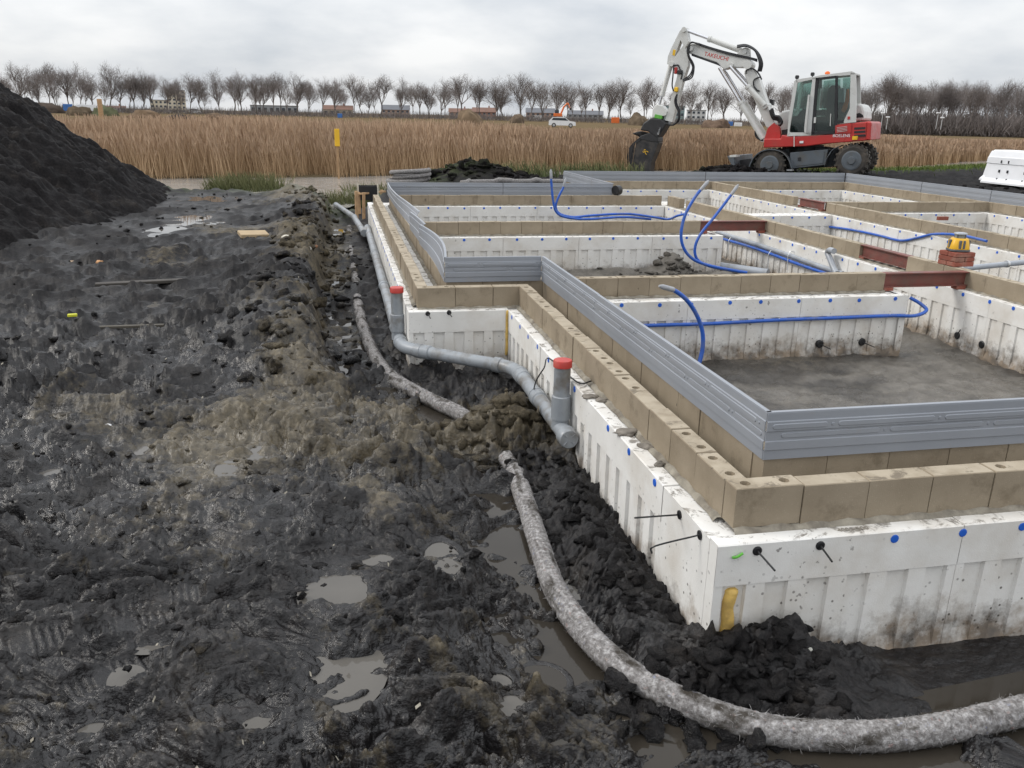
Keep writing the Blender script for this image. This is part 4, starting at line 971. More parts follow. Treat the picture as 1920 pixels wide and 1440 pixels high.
# ------------------------------------------------------------------ reeds and grasses
def blade_mat(name, lo, hi, top):
    t = NT(name); k, tone = t.attr('t'), t.attr('tone')
    col = t.mix(k, t.ramp(tone, (0, lo), (1, hi)), t.ramp(tone, (0, tuple(c*.72 for c in top)), (1, top)))
    t.set('Base Color', col); t.set('Roughness', .9); t.set('Specular IOR Level', .1); return t.m
REED = blade_mat('dry_reed', (.40, .272, .155), (.61, .44, .27), (.44, .31, .215))
RUSH = blade_mat('green_rush', (.035, .055, .022), (.09, .115, .05), (.17, .165, .08))
GRASS = blade_mat('green_grass', (.05, .085, .02), (.11, .16, .04), (.15, .18, .06))
def blades(x, y, zb, ht, wd, lean, plume=0.0, curve=.3):
    n = len(x); az = rng.uniform(0, 2*PI, n); la = az*0+rng.normal(2.4, 1.2, n); lx, ly = np.cos(la)*lean, np.sin(la)*lean
    fx, fy = np.cos(az)*wd/2, np.sin(az)*wd/2; V = []; T = []
    st = [(0, .8, 0), (.45, 1, 0), (.82, .75, 0)]+([(.90, 2.6, 1), (1.0, .8, 1)] if plume else [(1.0, .15, 1)])
    for s, w_, _ in st:
        k = s+curve*s*s; cx_, cy_ = x+lx*k*ht, y+ly*k*ht; cz_ = zb+ht*s*(1-.1*lean*s)
        wv = w_ if not plume else np.where(rng.random(n) < plume, w_, min(w_, .6))
        V += [np.stack([cx_-fx*wv, cy_-fy*wv, cz_], 1), np.stack([cx_+fx*wv, cy_+fy*wv, cz_], 1)]; T += [np.full(n, s**1.6)]*2
    m = len(st)*2; V = np.stack(V, 1).reshape(-1, 3); T = np.stack(T, 1).ravel(); b = np.arange(n)[:, None]*m
    Fq = np.concatenate([np.stack([b[:, 0]+2*i, b[:, 0]+2*i+1, b[:, 0]+2*i+3, b[:, 0]+2*i+2], 1) for i in range(len(st)-1)])
    return V, Fq, T
def reed_field():
    n1, n2 = 68000, 42000
    xa = rng.uniform(-17, 50, n1); fa = np.interp(xa, FB[:, 0], FB[:, 1]); ya = fa-.1+rng.exponential(2.6, n1)+.5*fbm(xa*.8, xa*0, 2, 121)
    yb2 = rng.uniform(26, 78, n2); an = np.radians(rng.uniform(-34, 46, n2)); xb = yb2*np.tan(an); fb_ = np.interp(xb, FB[:, 0], FB[:, 1]); yb2 = np.maximum(yb2, fb_+1)
    x = np.concatenate([xa, xb]); y = np.concatenate([ya, yb2]); D = np.hypot(x, y)
    patch = fbm(x*.16, y*.12, 3, 125); keep = rng.random(len(x)) < .62+.6*sst(-.5, .2, patch); x, y, D, patch = x[keep], y[keep], D[keep], patch[keep]
    zt = 1.30-.0148*D; zt = np.clip(zt, -.05, 1.0); ht = (zt+.45)*(1+.13*rng.normal(0, 1, len(x)).clip(-2, 1.3)+.12*patch)
    fb_ = np.interp(x, FB[:, 0], FB[:, 1]); ht = ht*(.72+.28*sst(0, 1.2, y-fb_+rng.normal(0, .3, len(x))))
    V, Fq, T = blades(x, y, np.full(len(x), -.45), ht, np.clip(.00055*D, .011, .05), .10+.10*rng.random(len(x)), .75, .5)
    tone = np.clip(.5+.20*rng.normal(0, 1, len(x))+.45*patch, 0, 1)
    me = soup('reed_bed', V, Fq, REED, dict(t=T, tone=np.repeat(tone, 10))); link('reed_bed', me, label='broad bed of dry tan reeds beyond the ditch', cat='reeds', kind='stuff')
reed_field()
def tuft(name, label, cat, u, v, z, r, n, ht, mat, group, sq=1.0, wd=.010, lean=.30, xy=None):
    c = onZ(u, v, z) if xy is None else np.array([*xy, 0]); a = rng.uniform(0, 2*PI, n); q = r*np.sqrt(rng.random(n)); x, y = q*np.cos(a), q*np.sin(a)*sq
    zb = np.array([gz(c[0]+xx, c[1]+yy) for xx, yy in zip(x[:1], y[:1])]).repeat(n) if z is not None else np.full(n, c[2])
    if z is not None and z > .2: zb = np.full(n, z)
    zb = np.maximum(zb, -.60)
    V, Fq, T = blades(x, y, zb*0-.05, ht*rng.uniform(.55, 1.1, n), np.full(n, wd), lean*rng.uniform(.2, 1.3, n), 0, .9)
    me = soup(name, V, Fq, mat, dict(t=T, tone=np.repeat(rng.random(n), 8))); o = link(name, me, label=label, cat=cat, group=group); o.location = (c[0], c[1], float(zb[0])); return o
G = 'rush tufts on the ditch bank'
tuft('rush_tuft', 'dense dark green rush clump on the ditch bank by the track end', 'rush clump', 470, 353, -.35, .8, 1200, .62, RUSH, G, wd=.016)
tuft('rush_tuft', 'paler rush clump beside the dense green one', 'rush clump', 425, 354, -.35, .5, 350, .36, RUSH, G, wd=.014)
tuft('rush_tuft', 'green rush clump beside the black tub and the inlet', 'rush clump', 652, 378, -.35, .45, 700, .50, RUSH, G, wd=.013)
tuft('rush_tuft', 'low rush clump between the tub and the coil of drain', 'rush clump', 700, 348, -.25, .6, 450, .45, RUSH, G, wd=.015)
tuft('rush_tuft', 'low grassy clump at the foot of the black soil heap', 'rush clump', 318, 352, -.35, .4, 220, .22, RUSH, G, wd=.015)
tuft('rush_tuft', 'ragged rush clump behind the loose drain', 'rush clump', 960, 330, -.15, 1.3, 500, .42, RUSH, G, wd=.018)
tuft('rush_tuft', 'green rush clump on the bank beyond the short rear profile', 'rush clump', 1130, 324, -.15, 1.2, 420, .35, RUSH, G, wd=.018)
G = 'weeds on the soil'
for nm, u, v, lab, xx in (('weed', 265, 418, 'fresh green weed at the foot of the black heap', -3.15), ('weed', 74, 254, 'small green weed high on the black heap slope', -5.0)):
    q = onX(u, v, xx); tuft(nm, lab, 'weed', u, v, .5, .16, 90, .20, GRASS, G, wd=.016, lean=.8, xy=(q[0], q[1])).location = (q[0], q[1], q[2]-.03)
def bank_grass():
    n = 9000; x = rng.uniform(12.5, 34, n); nb = np.interp(x, NB[:, 0], NB[:, 1]); y = nb-rng.gamma(1.6, .55, n)+.2
    zb = ground(x[None], y[None], False)[0][0]-.02; V, Fq, T = blades(x, y, zb, rng.uniform(.05, .17, n), np.full(n, .022), .5*rng.random(n), 0, .8)
    link('bank_grass', soup('bank_grass', V, Fq, GRASS, dict(t=T, tone=np.repeat(rng.random(n), 8))), label='short green grass along the ditch edge by the excavator', cat='grass', kind='stuff')
bank_grass()

# ------------------------------------------------------------------ bare trees
BARK = simple('grey_brown_bark', (.14, .125, .115), .95, .2, .4, spec=.1); TWIG = simple('grey_brown_twigs', (.185, .162, .152), .95, .25, .3, spec=.1)
def tree_mesh(seed, spread=.34, trunk=.30, twigs=1.0, dense=1):
    r = np.random.default_rng(seed); tr, cr = MB(), MB(); tips = []
    def branch(p, d, ln, rad, lev, mb):
        n = 3; pts = [p]; dd = d.copy()
        for i in range(n):
            dd = dd+r.normal(0, .13, 3)+np.array([0, 0, .10 if lev < 3 else .03]); dd /= np.linalg.norm(dd); pts.append(pts[-1]+dd*ln/n)
        mb.tube(pts, np.linspace(rad, rad*.55, n+1), 4 if lev < 2 else 3, caps=False)
        if lev >= 4+dense: return
        k = {0: r.integers(6, 9), 1: r.integers(5, 7), 2: r.integers(4, 6), 3: r.integers(3, 5), 4: 2}[lev]
        for j in range(k):
            s = r.uniform(.3, 1.0) if lev else r.uniform(.6, 1.0); q = s*n; i = min(int(q), n-1); bp = pts[i]+(pts[i+1]-pts[i])*(q-i)
            az = 2*PI*(j/k)+r.uniform(-.5, .5); tilt = r.uniform(.18, .62) if lev == 0 else r.uniform(.25, .85)
            a = np.cross(dd, [0.3, .9, .1]); a /= np.linalg.norm(a); b = np.cross(dd, a); nd = dd*math.cos(tilt)+(a*math.cos(az)+b*math.sin(az))*math.sin(tilt)
            nl = {0: .44, 1: .25, 2: .165, 3: .115, 4: .075}[lev]*r.uniform(.75, 1.2)*(spread/.34)**.5
            nr = {0: .0095, 1: .0048, 2: .0024, 3: .0014, 4: .0010}[lev]*twigs
            branch(bp, nd/np.linalg.norm(nd), nl, nr, lev+1, cr)
    branch(np.array([0, 0, -.02]), np.array([r.normal(0, .03), r.normal(0, .03), 1.0]), trunk*1.5, .019, 0, tr)
    h = max(v[2] for v in cr.v)
    for mb in (tr, cr): mb.v = [(v[0]/h, v[1]/h, v[2]/h) for v in mb.v]
    return tr.mesh('trunk', BARK), cr.mesh('crown', TWIG)
VAR = [tree_mesh(s, spread=sp, trunk=tk) for s, sp, tk in ((1, .34, .30), (2, .30, .26), (3, .36, .32), (4, .28, .24), (5, .33, .34), (6, .40, .28))]
def tree(u, vt, vb, D, lab, grp, k, wide=1.0):
    p = atD(u, vb, D); hh = (hgt(p, vt)-p[2])*1.22; t = thing('bare_tree', lab, 'tree', grp, (p[0], p[1], min(p[2], .2)), random.uniform(0, 6.28))
    tr, cr = VAR[k % len(VAR)]
    for nm, me in (('trunk', tr), ('crown', cr)):
        o = link(nm, me, t); o.scale = (hh*wide, hh*wide, hh)
ROW = [(14, 150), (33, 131), (52, 150), (75, 136), (92, 131), (108, 134), (131, 132), (150, 138), (178, 137), (205, 133), (228, 145), (250, 142), (268, 141), (291, 147), (312, 146), (331, 150), (356, 140), (379, 142), (410, 142), (438, 147),
       (456, 146), (481, 148), (492, 155), (514, 150), (528, 145), (556, 147), (578, 152), (604, 157), (632, 148), (664, 148), (690, 156), (713, 151), (751, 148), (788, 157), (805, 160), (826, 150), (861, 150), (898, 156), (931, 154), (944, 162),
       (976, 149), (1000, 162), (1019, 158), (1038, 160), (1061, 166), (1097, 157), (1124, 164), (1141, 165), (1166, 161), (1207, 155), (1232, 166), (1262, 168), (1297, 160), (1326, 164), (1358, 167), (1386, 165), (1412, 170), (1432, 166), (1462, 165), (1484, 168)]
LAND = [(118, 'above the slope of the black soil heap'), (160, 'above the blue container and white cabin'), (240, 'above the mossy green heap'), (282, 'beside the low cream wing'), (352, 'before the tall cream apartment block'), (442, 'between the cream block and the long grey hall'),
        (565, 'before the long low grey hall'), (670, 'before the low beige building'), (775, 'before the brick houses with dark roof'), (838, 'between the brick houses and the salmon house'), (932, 'before the orange brick terrace'), (985, 'left of the salmon terrace by the van'),
        (1045, 'before the salmon terrace behind the van'), (1145, 'before the grey terrace behind the orange digger'), (1236, 'beside the bucket arm of the excavator'), (1330, 'below the boom, before the white-banded office'), (1600, 'between the boom and the cab of the excavator')]
for i, (u, vt) in enumerate(ROW):
    vb = 198+.0208*u+6
    wh = [w_ for lim, w_ in LAND if u < lim][0]
    tree(u, vt+random.uniform(-4, 6), vb, 285+random.uniform(-12, 25), ('tall' if vb-vt > 60+(.02*u < 12)*6 else 'smaller')+' bare roadside tree '+wh, 'bare trees in the roadside row', random.randrange(6), random.uniform(.9, 1.3))
for i in range(50):     # thinner second row behind, seen between the first
    u = 20+i*30+random.uniform(-12, 12); tree(u, 198+.0208*u-random.uniform(34, 56), 198+.0208*u+4, 350+random.uniform(0, 40), 'slim bare tree standing behind the roadside row', 'slim bare trees behind the row', random.randrange(6), random.uniform(.8, 1.05))
WD = 'bare trees of the wood on the right'
for i in range(46):
    u = 1500+i*10.4+random.uniform(-7, 7); D = random.uniform(150, 195); vt = 168+random.uniform(-6, 10)+(-14 if 1640 < u < 1675 else 0); vb = 198+.0208*u+1.75*1565/D*.95
    if 1500 < u < 1640: vt = 165+random.uniform(0, 10)
    tree(u, vt, vb, D, 'bare tree crowded into the dark wood', WD, random.randrange(6), random.uniform(.8, 1.15))
def brush(u0, u1, D, vt, n, label, dens):
    V = []; 
    uu = rng.uniform(u0, u1, n); m = n; base = np.array([atD(u, 240, D+rng.uniform(-12, 12)) for u in uu]); base[:, 2] = -.4
    hgt_ = rng.uniform(.3, 1, n)**.7*dens; p = base; d = np.stack([rng.normal(0, .45, n), rng.normal(0, .45, n), np.ones(n)], 1); d /= np.linalg.norm(d, axis=1)[:, None]
    az = rng.uniform(0, 2*PI, n); wv = np.stack([np.cos(az), np.sin(az), 0*az], 1)*.05
    st = base+np.stack([0*az, 0*az, rng.uniform(0, .6, n)*hgt_], 1); ln = rng.uniform(.8, 2.2, n)[:, None]; q = np.stack([st-wv, st+wv, st+wv*.4+d*ln, st-wv*.4+d*ln], 1)
    link('undergrowth', soup('undergrowth', q, np.arange(4*n).reshape(-1, 4), TWIG), label=label, cat='undergrowth', kind='stuff')
brush(1480, 2000, 165, 205, 26000, 'grey-brown tangle of undergrowth below the wood', 4.6)
brush(-40, 1500, 300, 205, 16000, 'low grey-brown brush below the roadside trees', 2.2)

# ------------------------------------------------------------------ far buildings
WALLM = {k: simple('wall_'+k, c, .9, .08, .2, spec=.1) for k, c in dict(cream=(.55, .50, .40), brick=(.32, .18, .14), salmon=(.36, .26, .215), grey=(.34, .36, .38), white=(.62, .63, .63), beige=(.42, .37, .30), teal=(.24, .32, .33)).items()}
ROOFM = {k: simple('roof_'+k, c, .9, .1, .3, spec=.1) for k, c in dict(red=(.20, .125, .10), grey=(.16, .165, .18), flat=(.22, .22, .23)).items()}
WINM = simple('far_window', (.05, .06, .075), .25, .1, 1); FRM = simple('far_frame', (.6, .6, .6), .7)
def building(label, u0, u1, vt, D, wall, roof, storeys, nw, gable=True):
    um = (u0+u1)/2; vb = 198+.0208*um+5; a, b = atD(u0, vb, D), atD(u1, vb, D); z0 = -.5; mid = (a+b)/2; W = float(np.linalg.norm((b-a)[:2])); Ht = float(hgt(mid, vt))-z0
    Ht = Ht*(.84 if gable else .92); ang = math.atan2(b[1]-a[1], b[0]-a[0]); t = thing('building', label, 'building', None, (mid[0], mid[1], z0), ang); Dp = 10; eh = Ht*(.62 if gable else 1)
    MB().box((0, Dp/2, eh/2), (W, Dp, eh)).build('wall', WALLM[wall], t)
    if gable:
        o = .3; vs = [(-W/2-o, -o, eh), (W/2+o, -o, eh), (W/2+o, Dp/2, Ht), (-W/2-o, Dp/2, Ht), (-W/2-o, Dp+o, eh), (W/2+o, Dp+o, eh)]
        r = MB().add(vs, [(0, 1, 2, 3), (3, 2, 5, 4), (0, 3, 4), (1, 5, 2), (0, 4, 5, 1)]).build('roof', ROOFM[roof], t); MB().box((W*.2, Dp/2, Ht+.3), (.6, .6, 1.0)).build('chimney', WALLM['brick'], r)
    else: MB().box((0, Dp/2, eh+.12), (W+.3, Dp+.3, .26)).build('roof', ROOFM[roof], t)
    sh = eh/storeys
    for s in range(storeys):
        for k in range(nw):
            x = -W/2+W*(k+.5)/nw; w_ = MB().box((x, -.03, s*sh+sh*.55), (W/nw*.5, .1, sh*.5)).build('window', WINM, t)
            MB().box((x, -.09, s*sh+sh*.29), (W/nw*.56, .08, .10)).build('sill', FRM, w_)
building('tall cream apartment block behind the roadside trees', 316, 350, 166, 430, 'cream', 'flat', 6, 4, False)
building('lower cream wing beside the tall apartment block', 283, 315, 186, 430, 'cream', 'flat', 3, 4, False)
building('long low grey hall behind the trees beside a beige one', 470, 560, 197, 380, 'grey', 'flat', 1, 8, False)
building('low beige building beyond the yellow post', 606, 662, 193, 380, 'beige', 'red', 1, 5)
building('brick houses with dark gable roof behind the tree row', 716, 768, 192, 400, 'salmon', 'grey', 2, 6)
building('salmon house with red roof beside the grass-grown mound', 842, 884, 199, 390, 'salmon', 'red', 2, 4)
building('orange brick terrace behind the tree row', 886, 930, 197, 400, 'brick', 'red', 2, 5)
building('salmon terrace standing behind the white van', 986, 1040, 198, 420, 'salmon', 'grey', 2, 6)
building('grey terrace behind the orange digger', 1064, 1130, 203, 410, 'grey', 'grey', 2, 7)
building('teal glazed office beside the white-banded one', 1240, 1282, 196, 380, 'teal', 'flat', 3, 5, False)
building('white-banded office seen below the excavator boom', 1286, 1322, 205, 370, 'white', 'flat', 3, 4, False)
building('pale house glimpsed left of the tall block', 200, 236, 196, 420, 'white', 'red', 2, 4)

# ------------------------------------------------------------------ far vehicles, containers and heaps
WHT = simple('white_paint', (.75, .76, .77), .3, .05, 1); TYR = simple('tyre_rubber', (.02, .02, .02), .85, .2, 3); CGL = simple('car_glass', (.03, .04, .05), .08, .1, 1)
ORG = simple('orange_paint', (.70, .16, .03), .45, .08, 1); BLU = simple('blue_paint', (.05, .16, .42), .5, .1, 1)
def car(label, u, v, D, ln, kind, rz=0, flip=1):
    p = atD(u, v, D); z = -.44 if D > 60 else p[2]; ang = -math.atan2(p[0], p[1])+rz; t = thing('parked_'+('van' if kind == 'van' else 'car'), label, 'van' if kind == 'van' else 'car', None, (p[0], p[1], p[2]), ang); W = 1.75
    if kind == 'van': ol = [(0, .35), (0, 1.0), (.08, 1.15), (.22, 1.9), (.30, 2.0), (.98, 2.0), (1.0, 1.9), (1.0, .35)]
    else: ol = [(0, .30), (0, .75), (.04, .88), (.22, .98), (.38, 1.46), (.48, 1.54), (.86, 1.52), (.96, 1.15), (1.0, .95), (1.0, .32)]
    fr = lambda x, y, w_: ((x-.5)*ln*flip, w_, y)
    MB().prism(ol, fr, -W/2, W/2).build('body', WHT, t, fix=True)
    gl = [(.10, 1.20), (.23, 1.82), (.42, 1.82), (.42, 1.20)] if kind == 'van' else [(.27, 1.02), (.40, 1.42), (.84, 1.42), (.90, 1.08)]
    for s in (-1, 1): MB().prism(gl, fr, s*(W/2-.02), s*(W/2+.012)).build('side_window', CGL, t, fix=True)
    for x in (.19, .81):
        for s in (-1, 1):
            w_ = MB().tube([(0, s*(W/2-.22), 0), (0, s*(W/2+.02), 0)], .33, 18).build('wheel', TYR, t); w_.location = ((x-.5)*ln*flip, 0, .33); MB().tube([(0, s*(W/2-.05), 0), (0, s*(W/2+.035), 0)], .19, 12).build('rim', M['metal'], w_)
    MB().box(((-.5+.005)*ln*flip, 0, .72), (.06, W*.8, .12)).build('headlight', CGL, t)
car('white estate car parked on the track before the orange digger', 1054, 239, 137, 4.2, 'car', 0, -1)
car('white panel van parked before the salmon terrace', 1004, 226.5, 330, 5.2, 'van', 0)
car('small white van parked below the cream apartment block', 367, 213.5, 300, 4.0, 'car', 0, -1)
def crate(name, label, cat, u0, u1, vt, vb, D, mat, ribs=6):
    a, b = atD(u0, vb, D), atD(u1, vb, D); mid = (a+b)/2; W = float(np.linalg.norm((b-a)[:2])); Ht = float(hgt(mid, vt)-mid[2]); t = thing(name, label, cat, None, tuple(mid), math.atan2(b[1]-a[1], b[0]-a[0]))
    MB().box((0, 1.2, Ht/2), (W, 2.4, Ht), ch=.06).build('shell', mat, t)
    for k in range(ribs): MB().box((-W/2+W*(k+.5)/ribs, -.03, Ht/2), (.12, .08, Ht*.9)).build('rib', mat, t)
crate('container', 'blue site container beside the far heaps', 'container', 119, 137, 195, 208, 280, BLU); crate('site_cabin', 'long white site cabin beside the blue container', 'cabin', 146, 181, 196, 208, 285, WHT)
crate('site_cabin', 'short white site cabin below the boom of the excavator', 'cabin', 1376, 1391, 230, 237, 220, WHT, 4); crate('container', 'blue box container below the boom of the excavator', 'container', 1363, 1374, 228, 236, 220, BLU, 4)
crate('skip', 'orange skip standing beyond the reeds', 'skip', 1146, 1161, 220, 231, 240, ORG, 4); crate('container', 'small blue container beyond the yellow post', 'container', 633, 642, 213, 221, 270, BLU, 3)
crate('container', 'dark green container below the brick houses', 'container', 822, 833, 217, 221, 300, ROOFM['grey'], 3)
# small orange digger far off
p = atD(1047, 224, 260); t = thing('orange_digger', 'small orange digger with raised arm beyond the parked car', 'digger', None, tuple(p), -math.atan2(p[0], p[1]))
for y in (-.7, .7): MB().box((0, y, .35), (3.0, .45, .7), ch=.15).build('track', TYR, t)
MB().box((-.2, 0, 1.3), (2.6, 2.0, 1.0), ch=.15).build('body', ORG, t); MB().box((-.5, -.5, 2.1), (1.2, .9, 1.2), ch=.1).build('cab', CGL, t)
MB().tube([(.6, 0, 1.4), (1.5, 0, 3.6), (2.6, 0, 4.7)], [.28, .26, .2], 6).build('boom', ORG, t); MB().tube([(2.6, 0, 4.7), (3.3, 0, 3.2)], [.2, .14], 6).build('arm', ORG, t); MB().box((3.4, 0, 3.0), (.6, .7, .6), ch=.1).build('bucket', TYR, t)
for i, (u0, u1, vt, vb, D, c, lab) in enumerate([(60, 122, 193, 209, 250, (.07, .055, .045), 'dark soil heap behind the black slope, before the blue container'), (124, 178, 199, 222, 190, (.10, .075, .05), 'brown soil heap below the white cabin'), (172, 222, 198, 219, 190, (.10, .105, .06), 'mossy green soil heap beside the brown one'),
        (236, 304, 206, 226, 170, (.14, .095, .06), 'wide brown heap grown with dry grass'), (382, 436, 211, 228, 170, (.12, .085, .058), 'low brushy brown heap beyond the reeds'), (852, 910, 206, 240, 120, (.16, .115, .075), 'tall grass-grown mound beyond the reeds'), (300, 376, 215, 224, 160, (.045, .04, .037), 'long low dark heap below the small white van'),
        (1310, 1372, 222, 238, 200, (.13, .09, .065), 'brown heap behind the excavator boom'), (955, 985, 214, 224, 210, (.12, .09, .065), 'small brown mound left of the white van'), (1180, 1216, 214, 232, 220, (.13, .10, .07), 'brown mound behind the excavator bucket')]):
    a, b = atD(u0, vb, D), atD(u1, vb, D); mid = (a+b)/2; W = float(np.linalg.norm((b-a)[:2])); Ht = float(hgt(mid, vt)+.5)
    lump('far_heap', lab, 'heap', (mid[0], mid[1], -.5), (W*.52, W*.45, Ht*.95), simple('heap_soil_%d' % i, c, .95, .4, .9, spec=.1, bump=.6, bsc=3), 60+i, 'far heaps beyond the reeds')
p = onZ(632, 275, -.4); o = MB().box((0, 0, 0), (.24, .18, 1.05), ch=.02).build('marker_post', simple('yellow_marker', (.72, .42, .02), .6, .08, 3), label='yellow marker post standing in the reeds', cat='post'); p = atD(632, 258, 23.3); o.location = tuple(p); o.scale = (.55, .55, .42)
MB().tube([(0, 0, 0), (0, 0, -2.6)], .05, 8).build('stem', M['wood'], o)
p = onZ(190, 222, -.4); tag(MB().box((0, 0, .9), (.5, .4, 2.4), ch=.03).build('gate_post', M['wood']), 'weathered timber post before the mossy heap', 'post').location = tuple(atD(190, 219, 120))
for u, vt, vb, D in ((1652, 213, 236, 140), (1755, 213, 238, 140), (1764, 222, 239, 130), (1662, 221, 238, 130)):
    p = atD(u, vb, D); hh = hgt(p, vt)-p[2]; t = thing('street_lamp', ('tall' if vt < 218 else 'short')+' lamp post with pale head before the wood, '+('near the counterweight of the excavator' if u < 1700 else 'out over the open reeds'), 'lamp post', 'lamp posts before the wood', tuple(p)); MB().tube([(0, 0, -.3), (0, 0, hh)], .05, 6).build('post', M['metal'], t); MB().box((0, 0, hh+.1), (.5, .25, .18), ch=.04).build('lamp_head', WHT, t)

# ------------------------------------------------------------------ white foam elements stacked by the site road
def foam_stack():
    P0, P1 = onZ(1838, 337, -.10), onZ(1920, 345.5, -.10); d = (P1-P0)/np.linalg.norm(P1-P0); top = hgt(P0, 282)+.10; ang = math.atan2(d[1], d[0])
    hh = top; col = simple('clean_foam', (.80, .81, .83), .75, .04, 3, spec=.3)
    for k in range(2):
        t = thing('foam_element', ['white foam formwork element with flared foot standing by the road', 'white foam formwork element behind and above the flared one'][k], 'foam element', 'white foam elements by the road', (P0[0]-d[1]*.75*k*-1+d[0]*.95*k, P0[1]+d[0]*.75*k*1+d[1]*.95*k, -.10), ang)
        L_ = 2.6; h_ = hh*(1+.07*k); sec = [(-.05, 0), (-.05, .05*h_), (.04, .16*h_), (.07, .58*h_), (.045, .60*h_), (.045, .78*h_), (.06, .80*h_), (.10, .97*h_), (.13, h_), (.60, h_), (.66, .8*h_), (.74, .1*h_), (.76, 0)]
        MB().prism(sec, lambda x, y, s: (s+ (0.10*(1-0) if False else .10*y/h_)*(1 if s < 1 else -1), x, y), 0, L_).build('shell', col, t, fix=True)
        for j in range(4):
            for zz in (.13, .38, .66):
                MB().box((.42+j*.42+(.05 if zz < .3 else .09 if zz > .6 else .07)*(-1 if j % 2 else 1), .035 if zz < .6 else .043, zz*h_), (.022, .04, .07)).build('slot', M['black'], t)
foam_stack()
# ------------------------------------------------------------------ litter on the mud
def litter(name, label, cat, u, v, z, size, mat, rz=0, dz=.0, tilt=0):
    p = onZ(u, v, z); g = gz(p[0], p[1]); o = MB().box((0, 0, 0), size, ch=min(size)*.15).build(name, mat, label=label, cat=cat); o.location = (p[0], p[1], g+size[2]*.42+dz); o.rotation_euler = (tilt, tilt*.5, rz)
litter('board', 'pale square board lying on the bank above the trench', 'board', 476, 448, -.2, (.34, .30, .05), simple('pale_board', (.40, .30, .18), .8, .12, 8), .25, .02, .05)
litter('wooden_offcut', 'dark muddy plank across the mud track', 'plank', 262, 527, -.22, (.75, .09, .03), simple('muddy_plank', (.05, .043, .036), .7, .2, 8), .2, .008)
litter('wooden_offcut', 'grey muddy strip of wood ending in a yellow tip', 'plank', 225, 608, -.24, (.62, .035, .02), simple('muddy_strip', (.075, .065, .05), .7, .2, 8), .03, .006)
litter('yellow_scrap', 'yellow-green scrap at the end of the muddy strip', 'scrap', 138, 607, -.24, (.065, .035, .02), simple('lime_plastic', (.55, .55, .03), .5, .08, 8), .2, .02)
for i, (u, v, s, c, lab) in enumerate([(187, 497, .05, (.45, .24, .11), 'orange-brown clump of litter on the mud track'), (135, 488, .035, (.30, .22, .15), 'small brown clump of litter beside the black heap'), (540, 482, .06, (.50, .47, .40), 'white scrap of fleece on the face of the bank'), (578, 519, .055, (.42, .40, .36), 'grey scrap of fleece at the foot of the bank'),
                                       (203, 796, .02, (.6, .6, .6), 'white scrap of foam in the mud'), (593, 496, .04, (.25, .12, .06), 'red-brown brick shard at the foot of the bank'), (1620-100, 1215, .010, (.3, .3, .27), 'pale pebble on the black mound by the foam corner')]):
    p = onZ(u, v, -.22 if i < 2 else -.32); lump('litter', lab, 'litter', (p[0], p[1], gz(p[0], p[1])+s*.3), (s, s*.7, s*.5), simple('litter_%d' % i, c, .8, .2, 20), 80+i)
tag(MB().tube(spline([(1.212, YE-.006, -.045), (1.225, YE-.012, -.040), (1.245, YE-.010, -.030)], 5), .005, 6).build('green_wire', simple('green_wire', (.12, .45, .05), .5)), 'short green wire poking out of the front foam', 'wire')

